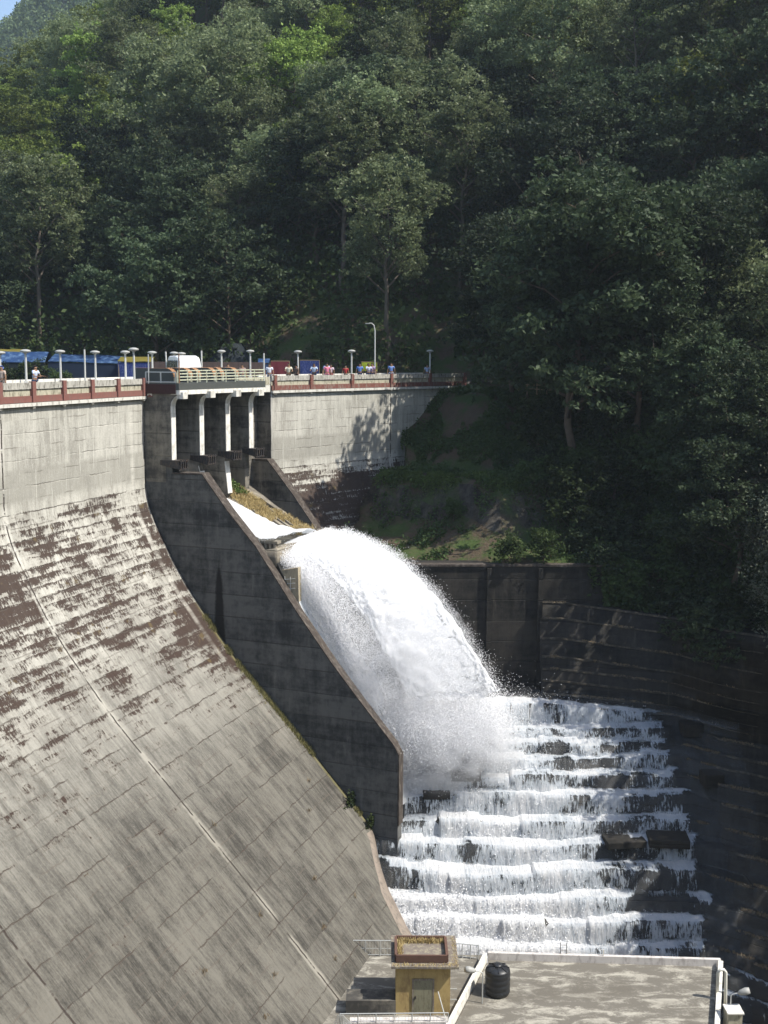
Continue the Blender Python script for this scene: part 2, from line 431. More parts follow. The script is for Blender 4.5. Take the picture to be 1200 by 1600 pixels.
def s_edge(z): return np.interp(z, [-38.5, -35.9, -35.5, -34.6, -33.8, -32.9, -32.0, -30.9, -30.2], [12.4, 13.16, 13.56, 13.96, 14.48, 15.04, 16.44, 18.6, S1])
def solid_face(name, s0, s1f, z0, z1, mat, parent, dz=.25, ns=130, back=-5.0, bumpy=.03, label=None):
    zs = np.arange(z1, z0 - .01, -dz)
    V = []; UV = []
    v = 0; vs = [0]
    for a, b in zip(zs, zs[1:]):
        v += math.hypot(dz, float(prof(b) - prof(a))); vs.append(v)
    for z, vv in zip(zs, vs):
        s1 = float(s1f(z)) if callable(s1f) else s1f
        s = np.linspace(s0, s1, ns)
        o = prof(z) + bumpy * (fbm(s * .8, np.full_like(s, vv * .8), 4, 5) - .5)
        V.append(Wn(s, o, np.full_like(s, z))); UV.append(np.stack([s, np.full_like(s, vv)], -1))
    nr = len(zs); F = grid_faces(nr, ns)[:, ::-1]
    nb = nr * ns
    for z, vv in zip(zs, vs):                   # back sheet
        s1 = float(s1f(z)) if callable(s1f) else s1f
        s = np.linspace(s0, s1, ns)
        V.append(Wn(s, np.full_like(s, back), np.full_like(s, z))); UV.append(np.stack([s, np.full_like(s, vv)], -1))
    F2 = grid_faces(nr, ns) + nb
    i = np.arange(nr * ns).reshape(nr, ns)
    def strip(a, b): return np.stack([a[:-1], a[1:], b[1:], b[:-1]], -1)
    caps = [strip(i[:, 0], i[:, 0] + nb)[:, ::-1], strip(i[:, -1], i[:, -1] + nb), strip(i[0], i[0] + nb), strip(i[-1], i[-1] + nb)[:, ::-1]]
    F = np.concatenate([F, F2] + caps)
    o = np_mesh(name, np.concatenate(V), F, mat, parent, smooth=False, uv=np.concatenate(UV))
    me = o.data; n0 = (nr - 1) * (ns - 1); fl = np.zeros(len(me.polygons), bool); fl[:n0] = True
    me.polygons.foreach_set('use_smooth', fl)
    mi = np.zeros(len(me.polygons), np.int32); mi[2 * n0:2 * n0 + 2 * (nr - 1)] = 1; me.polygons.foreach_set('material_index', mi)
    if label: o['label'] = label
    return o
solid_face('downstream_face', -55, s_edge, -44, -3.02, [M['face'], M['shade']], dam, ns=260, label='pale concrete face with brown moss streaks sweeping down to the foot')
# pinkish worn rim along the lower right end of the face
rimz = np.arange(-30.6, -38.4, -.25)
V = []; 
for z in rimz:
    s = s_edge(z)
    V += [Wn(np.array(s - .95), prof(z) + .015, np.array(z)), Wn(np.array(s - .02), prof(z) + .09, np.array(z)), Wn(np.array(s + .35), prof(z) - .55, np.array(z))]
M['rim'] = simple('worn_pink_concrete', (.24, .20, .165), .9, .2, 2.0, grime=(.14, .12, .10))
np_mesh('toe_rim', np.array(V).reshape(-1, 3), grid_faces(len(rimz), 3), M['rim'], dam, smooth=True)

solid_face('wing_face', S2 + .02, 64, -24, -3.02, [M['face'], M['shade2']], dam, ns=120, label='pale concrete wing face half in tree shade')

# pilaster strip / seam running down beside the left block end
mb = MB()
for s in (17.75,):
    zs = np.arange(-3.1, -30, -.5)
    for a, b in zip(zs, zs[1:]):
        mb.hexa([W(s - .05, prof(b) - .05, b), W(s + .05, prof(b) - .05, b), W(s + .05, prof(b) + .035, b), W(s - .05, prof(b) + .035, b),
                 W(s - .05, prof(a) - .05, a), W(s + .05, prof(a) - .05, a), W(s + .05, prof(a) + .035, a), W(s - .05, prof(a) + .035, a)])
mb = None

# training wall (left side of the chute)
outl = [(-4.5, -2.36), (1.75, -2.36), (1.75, -7.3), (2.12, -7.3), (2.12, -8.03), (4.42, -7.98), (6.33, -10.36), (8.46, -12.67), (11.45, -16.8), (13.93, -19.94), (15.84, -22.16), (18.31, -24.9), (18.62, -25.44), (18.62, -42), (-4.5, -42)]
def wall_prism(poly, s0, s1, name, mat, parent, uvw=True):
    n = len(poly); V = [W(s0, o, z) for o, z in poly] + [W(s1, o, z) for o, z in poly]
    me = bpy.data.meshes.new(name); off = parent_world(parent)
    F = [tuple(range(n))[::-1], tuple(range(n, 2 * n))] + [(k, (k + 1) % n, n + (k + 1) % n, n + k) for k in range(n)]
    me.from_pydata([tuple(p - off) for p in V], [], F); me.materials.append(mat)
    uvl = me.uv_layers.new(name='UVMap'); co = [(o, z) for o, z in poly] * 2
    for l in me.loops: uvl.data[l.index].uv = co[l.vertex_index]
    me.update()
    return link(bpy.data.objects.new(name, me), parent)
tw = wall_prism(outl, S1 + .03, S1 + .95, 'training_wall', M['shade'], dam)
tw['label'] = 'tall dark sloping side wall left of the chute'
# mossy brown coping along its sloping top
mb = MB()
top = [(4.42, -7.98), (6.33, -10.36), (8.46, -12.67), (11.45, -16.8), (13.93, -19.94), (15.84, -22.16), (18.31, -24.9), (18.62, -25.44)]
for (o0, z0), (o1, z1) in zip(top, top[1:]):
    mb.hexa([W(S1 + .0, o1, z1 + .003), W(S1 + .98, o1, z1 + .003), W(S1 + .98, o0, z0 + .003), W(S1 + .0, o0, z0 + .003),
             W(S1 + .0, o1, z1 + .12), W(S1 + .98, o1, z1 + .12), W(S1 + .98, o0, z0 + .12), W(S1 + .0, o0, z0 + .12)])
mb.hexa([W(S1, 18.6, -30.2), W(S1 + .98, 18.6, -30.2), W(S1 + .98, 18.7, -30.2), W(S1, 18.7, -30.2), W(S1, 18.6, -25.4), W(S1 + .98, 18.6, -25.4), W(S1 + .98, 18.7, -25.4), W(S1, 18.7, -25.4)])
mb.hexa([W(S1, 2.15, -8.0), W(S1 + .98, 2.15, -8.0), W(S1 + .98, 4.42, -7.97), W(S1, 4.42, -7.97), W(S1, 2.15, -7.9), W(S1 + .98, 2.15, -7.9), W(S1 + .98, 4.42, -7.87), W(S1, 4.42, -7.87)])
mb.build('wall_coping', M['lip'], tw)

# right wall of the chute
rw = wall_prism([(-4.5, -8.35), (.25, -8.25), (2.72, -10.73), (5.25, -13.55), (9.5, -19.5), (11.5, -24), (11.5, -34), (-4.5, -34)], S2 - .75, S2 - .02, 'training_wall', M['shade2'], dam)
rw['label'] = 'lower dark side wall right of the chute'
mb = MB()
top = [(-2.4, -8.33), (.25, -8.25), (2.72, -10.73), (5.25, -13.55), (9.5, -19.5)]
for (o0, z0), (o1, z1) in zip(top, top[1:]):
    mb.hexa([W(S2 - .78, o1, z1 + .003), W(S2 - .0, o1, z1 + .003), W(S2 - .0, o0, z0 + .003), W(S2 - .78, o0, z0 + .003),
             W(S2 - .78, o1, z1 + .09), W(S2 - .0, o1, z1 + .09), W(S2 - .0, o0, z0 + .09), W(S2 - .78, o0, z0 + .09)])
mb.build('wall_coping', M['lip'], rw)

# spillway back wall, gates and chute floor
mb = MB()
mb.hexa([W(S1 + .9, -4.5, -14), W(S2 - .02, -4.5, -14), W(S2 - .02, -1.4, -14), W(S1 + .9, -1.4, -14), W(S1 + .9, -4.5, -2.4), W(S2 - .02, -4.5, -2.4), W(S2 - .02, -1.4, -2.4), W(S1 + .9, -1.4, -2.4)])
mb.build('spillway_wall', M['shade2'], dam)
for s in (20.95, 24.0, 26.95):
    mb = MB(); 
    mb.hexa([W(s - 1.2, -1.38, -8.3), W(s + 1.2, -1.38, -8.3), W(s + 1.2, -.9, -8.3), W(s - 1.2, -.9, -8.3), W(s - 1.2, -1.38, -5.2), W(s + 1.2, -1.38, -5.2), W(s + 1.2, -1.1, -5.2), W(s - 1.2, -1.1, -5.2)])
    mb.build('spillway_gate', M['steel'], dam)
def chute_floor(o, s):
    z = np.interp(o, [-1.5, 0, 2, 4.2, 5.9, 7.0, 8.3, 9.6], [-9.0, -9.2, -10.0, -11.25, -12.15, -12.72, -12.95, -12.72])
    return z
M['chute'] = dark_concrete('chute_concrete', (.11, .095, .075), (.27, .24, .19), (.36, .32, .25))
oo = np.linspace(-1.5, 9.6, 60); ss = np.linspace(S1 + .9, 29.4, 60)
O2, SS = np.meshgrid(oo, ss, indexing='ij'); Z2 = chute_floor(O2, SS) + .12 * (fbm(O2 * 1.2, SS * 1.2, 4, 3) - .5) + .25 * sstep(SS, 25.0, 27.5)
top = Wn(SS, O2, Z2).reshape(-1, 3); bot = Wn(SS, O2, Z2 - 1.2).reshape(-1, 3); nn = len(top)
ii = np.arange(nn).reshape(60, 60); F = [grid_faces(60, 60), grid_faces(60, 60)[:, ::-1] + nn]
for a in (ii[0], ii[-1], ii[:, 0], ii[:, -1]): F.append(np.stack([a[:-1], a[1:], a[1:] + nn, a[:-1] + nn], -1))
np_mesh('chute_floor', np.concatenate([top, bot]), np.concatenate(F), M['chute'], dam)
# concave flow guides at the bucket, stepped lips
mb = MB()
for k in range(5):
    s0 = 26.2 + k * .55
    pts = [(o, float(chute_floor(o, s0)) + .28 + .05 * k) for o in np.linspace(4.4 - .2 * k, 8.8, 9)]
    for (o0, z0), (o1, z1) in zip(pts, pts[1:]):
        mb.hexa([W(s0, o0, z0 - .4), W(s0 + .12, o0, z0 - .4), W(s0 + .12, o1, z1 - .4), W(s0, o1, z1 - .4), W(s0, o0, z0), W(s0 + .12, o0, z0), W(s0 + .12, o1, z1), W(s0, o1, z1)])
mb.build('flow_guide', M['chute'], dam)
mb = MB()
for k in range(3):                               # low toothed kerb on the far lip
    a = W(27.4 + k * .8, 9.0, -12.6); mb.box((a.x, a.y, a.z), (.45, .45, .4), .9)
mb.bar(W(26.8, 9.2, -12.42), W(29.3, 9.2, -12.42), .12); mb.build('lip_kerb', M['chute'], dam)
# body below the lip: steep apron down to the cascade
wall_prism([(9.6, -13.7), (12.0, -18.3), (15.4, -23.6), (18.2, -29.6), (18.2, -42), (-2, -42), (-2, -13.7)], S1 + .93, S2 - .72, 'lower_chute', M['wet'], dam)
# slotted block and guide panel at the near side of the bucket
mb = MB()
for o0 in (7.7, 8.05, 8.4, 8.75, 9.1):
    mb.hexa([W(20.7, o0, -13.5), W(21.1, o0, -13.5), W(21.1, o0 + .16, -13.5), W(20.7, o0 + .16, -13.5), W(20.7, o0, -12.55), W(21.1, o0, -12.55), W(21.1, o0 + .16, -12.55), W(20.7, o0 + .16, -12.55)])
mb.hexa([W(20.7, 7.6, -12.55), W(21.3, 7.6, -12.55), W(21.3, 9.4, -12.50), W(20.7, 9.4, -12.50), W(20.7, 7.6, -12.4), W(21.3, 7.6, -12.4), W(21.3, 9.4, -12.32), W(20.7, 9.4, -12.32)])
mb.build('deflector_grille', M['chute'], dam)
mb = MB()
mb.prism([W(20.3, 8.9, -14.2), W(20.3, 9.35, -14.3), W(20.3, 11.1, -13.9), W(20.3, 11.2, -17.4), W(20.3, 8.9, -17.4)], W(20.75, 10, 0) - W(20.3, 10, 0))
M['panel'] = simple('stained_tan_concrete', (.36, .31, .22), .9, .25, 2.2, grime=(.20, .17, .12))
pn = mb.build('guide_panel', M['panel'], dam)
mb = MB()
for z in (-14.75, -15.05, -15.4): mb.bar(W(20.27, 9.9, z - .05), W(20.27, 10.9, z + .1), .035)
for o in (10.15, 10.55): mb.bar(W(20.26, o, -14.55), W(20.26, o, -15.7), .035)
mb.build('lime_crack', M['white'], pn)

# piers with curved brackets, steel bearing boxes
PS = [19.30, 22.4, 25.4, 28.3]; PF = [2.12, 2.43, 2.66, 2.72]; TH = .52
for k, (s, f) in enumerate(zip(PS, PF)):
    zb = [-7.06, -6.95, -6.85, -6.83][k]
    arc = [(f + .72 - .72 * math.sin(t), -2.68 - .72 * (1 - math.cos(t))) for t in np.linspace(0, math.pi / 2, 7)]
    arc = [(f + .72 * (1 - math.sin(t)), -2.70 - .75 * (1 - math.cos(t))) for t in np.linspace(0, math.pi / 2, 7)]
    low = {0: [(f, zb), (f - .5, zb - .3), (f - .5, -8.6)], 1: [(f, zb), (f - .15, zb - .2), (f + .05, -8.35), (f - .4, -9.4)], 2: [(f, zb), (f - .15, zb - .2), (f + .12, -9.95), (f - .4, -10.4)], 3: [(f, zb), (f - .4, zb - .3), (f - .4, -10.2)]}[k]
    poly = [(-1.5, -2.38), (f + .72, -2.38)] + arc + low + [(-1.5, low[-1][1])]
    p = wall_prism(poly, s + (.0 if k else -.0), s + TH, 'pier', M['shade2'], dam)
    # sunlit pier front put into the colour as a pale strip
    mb = MB()
    def fr(o, z, z2, o2=None):
        o2 = o if o2 is None else o2
        mb.hexa([W(s - .01, o2 - .02, z2), W(s - .01, o2 + .03, z2), W(s + TH + .01, o2 + .03, z2), W(s + TH + .01, o2 - .02, z2),
                 W(s - .01, o - .02, z), W(s - .01, o + .03, z), W(s + TH + .01, o + .03, z), W(s + TH + .01, o - .02, z)])
    fr(f, -3.46, zb)
    if k == 1: fr(f - .15, zb - .75, -8.3, f + .05)
    if k == 2: fr(f - .12, zb - .75, -9.9, f + .13)
    mb.build('pier_front', M['white'], p)
    mb = MB()
    for (oa_, za_), (ob_, zb_) in zip(arc, arc[1:]): fr(oa_ + .01, za_ - .01, zb_ - .01, ob_ + .01)
    mb.build('bracket_soffit', M['cornice'], p)  # paler colour stands for the light on the bracket curve
    mb = MB(); mb.hexa([W(s - .06, f + .5, -2.95), W(s + TH + .06, f + .5, -2.95), W(s + TH + .06, f + .98, -2.95), W(s - .06, f + .98, -2.95),
                        W(s - .06, f + .5, -2.5), W(s + TH + .06, f + .5, -2.5), W(s + TH + .06, f + .98, -2.5), W(s - .06, f + .98, -2.5)])
    mb.build('bracket_block', M['cornice'], p)
    mb = MB()
    a0, a1 = f - .85 + .1 * k, f + .62
    mb.hexa([W(s - .12, a0, zb - .35), W(s + .9, a0, zb - .35), W(s + .9, a1, zb - .62), W(s - .12, a1, zb - .62), W(s - .12, a0, zb - .02), W(s + .9, a0, zb - .02), W(s + .9, a1, zb - .02), W(s - .12, a1, zb - .02)])
    for q in range(4):
        mb.bar(W(s - .02 + q * .27, a1 + .05, zb - .66), W(s - .02 + q * .27, a1 + .12, zb + .04), .1)
    mb.bar(W(s - .15, a1 + .1, zb - .05), W(s + .95, a1 + .1, zb - .05), .08); mb.bar(W(s - .15, a1 + .05, zb - .6), W(s + .95, a1 + .05, zb - .6), .08)
    mb.build('bearing_box', M['steel'], p)

# platform deck over the piers
E0, E1 = S1 - .12, 29.2
def slab(mb, s0, s1, o0, o1, z0, z1, n=8, o0b=None, o1b=None):
    ss = np.linspace(s0, s1, n + 1)
    for i in range(n):
        a, b = ss[i], ss[i + 1]
        fa = i / n; fb = (i + 1) / n
        oa = o1 + ((o1b if o1b is not None else o1) - o1) * fa; ob = o1 + ((o1b if o1b is not None else o1) - o1) * fb
        mb.hexa([W(a, o0, z0), W(a, oa, z0), W(b, ob, z0), W(b, o0, z0), W(a, o0, z1), W(a, oa, z1), W(b, ob, z1), W(b, o0, z1)])
mb = MB(); slab(mb, E0, E1, -1.45, 2.85, -2.36, -1.9, 6, o1b=3.62); deck = mb.build('platform_deck', M['darksheet'], dam)
mb = MB(); slab(mb, E0 + .02, E1 - .02, 2.2, 2.9, -2.66, -2.37, 6, o1b=3.66); mb.build('deck_beam', M['white'], deck)
mb = MB(); slab(mb, S1 - .16, S1 - .02, .1, 2.6, -2.62, -1.98, 1); mb.build('side_beam', M['maroon'], deck)
mb = MB(); slab(mb, S1 + .0, S2 - .02, -5, -1.43, -2.9, -2.36, 6); slab(mb, E1, S2 - .02, -1.43, .0, -2.9, -2.36, 4)
mb.build('crest_slab', M['cornice'], dam)
mb = MB(); slab(mb, 30.6, S2 - .1, -.2, .02, -2.34, -1.72, 3); mb.build('kerb_wall', M['cream'], dam)
# crest road
for a_, b_ in ((-55, S1), (S2, 70)):
    mb = MB(); slab(mb, a_, b_, -5.3, .04, -3.0, -2.42, 32); mb.build('crest_road', M['road'], dam)

# parapets
def parapet(s0, s1, posts, name, red='red'):
    mb = MB(); n = max(4, int((s1 - s0) / 1.5))
    slab(mb, s0, s1, -.02, .26, -3.0, -2.80, n)
    pr = mb.build(name, M['cornice'], dam)
    mb = MB(); slab(mb, s0, s1, -.02, .16, -2.77, -2.40, n); mb.build('painted_band', M[red], pr)
    mb = MB(); slab(mb, s0, s1, -.02, .06, -2.40, -2.02, n); mb.build('recessed_panel', M['cream'], pr)
    mb = MB(); slab(mb, s0, s1, -.06, .15, -2.00, -1.64, n); mb.build('coping', M['rail'], pr)
    for s in posts:
        mb = MB(); slab(mb, s - .17, s + .17, .0, .26, -2.79, -1.58, 1); mb.build('post', M[red], pr)
    for s in posts: mb = MB(); slab(mb, s - .12, s + .12, -.02, .2, -3.12, -3.0, 1); mb.build('drip_block', M['rail'], pr)
    return pr
parapet(-50, S1 - .02, [S1 - .2 - 3.04 * k for k in range(22)], 'parapet')['label'] = 'near parapet with faded red posts and red band'
parapet(S2 + .05, 60.3, [34.9, 39.3, 44.4, 49.6, 55.0, 60.1], 'parapet', 'redold')['label'] = 'far parapet with brick red posts, partly shaded'
for a, b in ((-50, S1 + 7), (S2 + 4, 60)):
    mb = MB(); slab(mb, a, b, -5.25, -5.05, -2.42, -1.66, 24); fp = mb.build('upstream_parapet', M['white'], dam)
# red and white striped marker board at the block end
mk = thing('marker_board', 'small red and white striped marker board at the end of the near parapet', 'sign', tuple(W(S1 + .05, .35, -2.6)))
mb = MB(); slab(mb, S1 - .02, S1 + .04, .3, .72, -2.85, -1.95, 1); mb.build('board', M['red'], mk)
mb = MB()
for k in range(3):
    z = -2.78 + k * .3
    mb.hexa([W(S1 - .04, .32, z), W(S1 - .02, .32, z), W(S1 - .02, .5, z + .10), W(S1 - .04, .5, z + .10), W(S1 - .04, .32, z + .13), W(S1 - .02, .32, z + .13), W(S1 - .02, .5, z + .23), W(S1 - .04, .5, z + .23)])
    mb.hexa([W(S1 - .04, .5, z + .10), W(S1 - .02, .5, z + .10), W(S1 - .02, .7, z), W(S1 - .04, .7, z), W(S1 - .04, .5, z + .23), W(S1 - .02, .5, z + .23), W(S1 - .02, .7, z + .13), W(S1 - .04, .7, z + .13)])
mb.build('chevron', M['white'], mk)
# ------------------------------------------------------------------ terrain: one sheet
PATH = np.array([(-400, 330, -3), (-120, 190, -3), (-62, 133, -3), (-25, 121.5, -2.9), (4, 115, -2.7), (14, 109, -2.7), (18, 103, -3.6), (22, 97.5, -4.8), (27, 94, -5.8), (35, 88, -6.5), (42, 78, -9), (48, 60, -16), (56, 44, -20), (66, 25, -22), (90, -20, -22), (160, -200, -20.)])
def path_dist(X, Y):
    best = np.full(X.shape, 1e9); sg = np.zeros(X.shape); zp = np.zeros(X.shape)
    for a, b in zip(PATH, PATH[1:]):
        d = b[:2] - a[:2]; L2 = d @ d
        t = np.clip(((X - a[0]) * d[0] + (Y - a[1]) * d[1]) / L2, 0, 1)
        qx, qy = X - a[0] - t * d[0], Y - a[1] - t * d[1]
        r = np.hypot(qx, qy); m = r < best
        best = np.where(m, r, best); zp = np.where(m, a[2] + t * (b[2] - a[2]), zp)
        sg = np.where(m, np.sign(d[0] * qy - d[1] * qx), sg)
    return best * np.where(sg == 0, 1, sg), zp           # positive = uphill side (behind / right of the path)
def crest_off(X, Y):                                       # signed distance downstream of the crest
    best = np.full(X.shape, 1e9); sg = np.zeros(X.shape)
    k = np.arange(0, 361, 4)
    for i in k:
        r = np.hypot(X - _CX[i], Y - _CY[i]); m = r < best
        best = np.where(m, r, best)
        sg = np.where(m, np.sin(_TH[i]) * (X - _CX[i]) - np.cos(_TH[i]) * (Y - _CY[i]), sg)
    return sg
def terrain(X, Y):
    X = np.asarray(X, float); Y = np.asarray(Y, float)
    u, zp = path_dist(X, Y)
    n1 = fbm(X / 22, Y / 22, 4, 11) - .5; n2 = fbm(X / 5, Y / 5, 4, 23) - .5
    # hill rising behind the road
    up = .86 * np.clip(u - 3.0 - 5.0 * sstep(-X, 8, 20), 0, None)
    cap = 37 + .80 * (X + 83) + 10 * n1
    cap = np.clip(cap, 8, 170)
    zu = zp + up + 9 * n1 * sstep(u, 4, 30) + 1.6 * n2 * sstep(u, 3.5, 6)
    zu = -np.logaddexp(-zu / 6, -cap / 6) * 6
    # valley side, region A: slope, green berm, rock face, down to the retaining wall
    yy = Y + 1.1 * (fbm(X / 4, Y * 0, 3, 5) - .5) * 2
    yb = 92.0 + np.clip(9 - X, 0, 13) * .62
    zA = np.interp(yy - yb, [-14, -10.2, -5, -3.4, -.6, 0, 4.5, 5.5, 14, 24], [-16.2, -15.4, -14.1, -13.4, -10.3, -9.85, -9.7, -9.4, -3.6, -2.8])
    rock = sstep(yy - yb, -10, -4) * (1 - sstep(yy - yb, -1.0, .3))
    zA = zA + rock * 1.5 * (fbm(X / 2.2, Y / 2.2, 4, 31) - .5) + .8 * n2 * sstep(np.abs(yy - yb - 2), 2.5, 5)
    # region B: steep scrub bank under the path
    zB = zp - 1.08 * np.clip(-u - 1.6, 0, None) + 3.0 * n2 + 3 * n1
    wB = sstep(X + (Y - 90) * .1, 13.5, 20.5)
    zd = zA * (1 - wB) + zB * wB
    zd = np.minimum(zd, zp)
    zd = np.where(u < -3, zd, zp + (zd - zp) * sstep(-u, .5, 3))
    z = np.where(u > 0, zu, zd)
    # the downstream pool floor, dug under the steps and the buildings
    off = crest_off(X, Y)
    inner = (off > -1.0) & (u < 0)
    dig = (X < 30) & (off > -2) & (Y < np.where(X > 11.6, 82.9 - .40 * np.clip(X - 13, 0, 9.5) - .75 * np.clip(X - 20.5, 0, 30), 82.2))
    z = np.where(dig, np.minimum(z, -50), z)
    z = np.where((Y < 52) & (X < 30) & (off > -2), -50, z)
    # reservoir basin upstream
    res = sstep(-off, 6.2, 9) * (u < -9)
    z = np.where((off < -5.6) & (u < 1) & (X < 6), -2.85 - 1.1 * np.clip(np.minimum(-off - 6, -u - 4), 0, 15) * sstep(-X, 18, 27), z)
    z = np.where((off < 3) & (off > -6.5) & (u < -2) & (X < 1.5), -22, z)
    # near bank under the viewer
    nb = -1.75 - .98 * np.clip(Y - 1.5, 0, 60) - 0 * X
    z = np.where((Y < 46) & (off > 0), np.maximum(z, np.maximum(nb, -50)), z)
    return z
def axis(a, b, fine0, fine1, h, H):
    return np.unique(np.concatenate([np.linspace(a, fine0, H), np.arange(fine0, fine1, h), np.linspace(fine1, b, H)]))
tx = axis(-900, 900, -130, 110, 1.0, 24); ty = axis(-300, 1000, 40, 260, 1.0, 24)
TX, TY = np.meshgrid(tx, ty, indexing='ij'); TZ = terrain(TX, TY)
def ground_mat():
    g = Mat('hillside_ground')
    p = g.pos(); x, y, z = g.sep(p)
    nrm = g.n('NewGeometry').outputs['True Normal']; _, _, nz = g.sep(nrm)
    a = g.noise(p, .35, 6, .65); b = g.noise(p, 2.2, 6, .7); c = g.noise(g.scale(p, (1.1, 1.1, .8)), 1.0, 7, .75)
    grass = g.mix(b, (.030, .055, .016), (.075, .105, .032))
    dirt = g.mix(c, (.050, .036, .024), (.125, .095, .065))
    rockc = g.mix(g.step(c, .35, .7), (.020, .019, .017), (.10, .09, .075))
    col = g.mix(g.step(g.add(a, g.mul(b, .35)), .58, .76), grass, dirt)
    steep = g.step(g.add(nz, g.mul(g.sub(b, .5), .35)), .72, .52)
    inrock = g.mul(g.step(z, -16.5, -15.8), g.step(z, -9.2, -10.0))
    col = g.mix(g.mul(steep, inrock), col, rockc)
    return g.done(g.bsdf(col, .95, .15, g.bump(g.add(b, c), .25, .8)))
M['ground'] = ground_mat()
ter = np_mesh('ground', np.stack([TX, TY, TZ], -1).reshape(-1, 3), grid_faces(len(tx), len(ty))[:, ::-1], M['ground'], None, smooth=True)
tag(ter, kind='structure')
if ter.data.polygons[5].normal.z < 0: ter.data.flip_normals()

# reservoir water behind the dam
g = Mat('reservoir_water'); nn_ = g.noise(g.pos(), 1.2, 4, .6)
M['lake'] = g.done(g.bsdf((.02, .045, .04), .08, .5, g.bump(nn_, .05, .3)))
mb = MB(); ss = np.linspace(-55, 60, 30)
pl = [W(s, -6.3, -5.2) for s in ss] + [Vector((2, 140, -5.2)), Vector((-60, 170, -5.2)), Vector((-300, 330, -5.2)), Vector((-500, 100, -5.2)), Vector((-200, -20, -5.2))]
mb.v = [tuple(p) for p in pl]; mb.face(range(len(pl)))
tag(mb.build('reservoir_water', M['lake']), kind='structure')

# ------------------------------------------------------------------ stepped concrete bank and retaining wall
LIPS = [(82.1, -17.6), (81.75, -18.7), (81.4, -20.1), (81.05, -21.4), (80.75, -22.2), (80.45, -23.0), (80.1, -23.85), (79.7, -24.5), (79, -25.02), (78, -25.77), (77, -26.49), (76, -27.23), (75, -28.08), (74, -29.08), (73, -30.32), (72, -31.47),
        (70.6, -32.67), (69.6, -34.04), (68.7, -35.18), (67.8, -36.4), (66.8, -37.54), (65.8, -38.63), (64.8, -39.69), (63.6, -41.2), (62.4, -42.7), (61, -44.3), (59, -46), (57, -48)]
SX = np.arange(-9, 46, .35)
def lip_y(k, X):
    y = LIPS[k][0] + .95 * (vnoise(X * .15 + k * .31, X * 0 + k * .45, 40) - .5) + .40 * (vnoise(np.floor(X / 2.7 + k * .4), X * 0 + k, 41) - .5)
    if k < 8: y = LIPS[k][0] + (y - LIPS[k][0]) * .3 - (.09 + .045 * (7 - k)) * np.clip(X - 13, 0, 9.5)
    y = y - .75 * np.clip(X - 20.5, 0, 30)
    return y
def lip_z(k, X):
    z = LIPS[k][1] + (.28 * (vnoise(np.floor(X / 2.7 + k * .4), X * 0 + k, 44) - .5) + .3 * (vnoise(X * .12, X * 0 + k * .8, 47) - .5)) * (k > 8) + (.09 * np.clip(20 - X, 0, 10) if k == 8 else 0) - (.06 * np.clip(X - 12, 0, 12) if k < 8 else 0)
    return z
def stair_sheet(X, k0, k1, out=0.0, sub=1, t_jit=0.0):
    """rows of points down the flight of steps; returns list of (X, Y, Z, part) rows; part 0 tread, 1 riser"""
    rows = []
    for k in range(k0, k1):
        y1, z1 = lip_y(k, X), lip_z(k, X); y0 = lip_y(k - 1, X) if k > k0 else y1 + 1.3
        rows.append((y0, z1, 0)); rows.append((y1, z1, 1)); 
        if k == k1 - 1: rows.append((y1, z1 - 1.5, 1))
    return rows
def steps_mesh(name, x0, x1, k0, k1, mat, h=.35, label=None, parent=None):
    X = np.linspace(x0, x1, max(3, int((x1 - x0) / h))); rows = stair_sheet(X, k0, k1)
    P = [np.stack([X, y, z], -1) for y, z, _ in rows]
    back = [np.stack([X, lip_y(k0, X) + 3.5, rows[0][1]], -1)]
    bott = [np.stack([X, rows[-1][0], np.full_like(X, -50.)], -1), np.stack([X, lip_y(k0, X) + 3.5, np.full_like(X, -50.)], -1)]
    P = back + P + bott + back
    V = np.concatenate(P); F = grid_faces(len(P), len(X))
    o = np_mesh(name, V, F, mat, parent)
    if label: o['label'] = label
    return o
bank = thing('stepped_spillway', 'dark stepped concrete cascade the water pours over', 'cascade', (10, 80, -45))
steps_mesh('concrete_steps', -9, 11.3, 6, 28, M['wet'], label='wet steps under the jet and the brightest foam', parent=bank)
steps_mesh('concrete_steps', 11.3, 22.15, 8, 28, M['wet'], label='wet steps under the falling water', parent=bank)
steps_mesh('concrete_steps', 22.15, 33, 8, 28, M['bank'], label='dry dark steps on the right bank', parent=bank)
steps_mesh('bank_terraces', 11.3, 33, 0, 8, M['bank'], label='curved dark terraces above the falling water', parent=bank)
M['edge'] = simple('pale_lit_edge', (.040, .034, .026), .95, .6, 1.2, grime=(.12, .10, .07))  # pale strips put in for light caught along the ledges
for k in range(0, 19):
    X = np.arange(11.4 if k < 8 else 22.3, 25.5, .3); y = lip_y(k, X); z = lip_z(k, X) + .03 * (fbm(X * 2, X * 0 + k, 3, 2) - .3)
    w_ = .10 + .28 * fbm(X / 1.5, X * 0 + k * 2.1, 3, 6)
    P4 = [np.stack([X, y - .03, z - .07], -1), np.stack([X, y - .03, z + .035], -1), np.stack([X, y + w_, z + .04], -1)]
    np_mesh('ledge_edge', np.concatenate(P4), grid_faces(3, len(X)), M['edge'], bank)
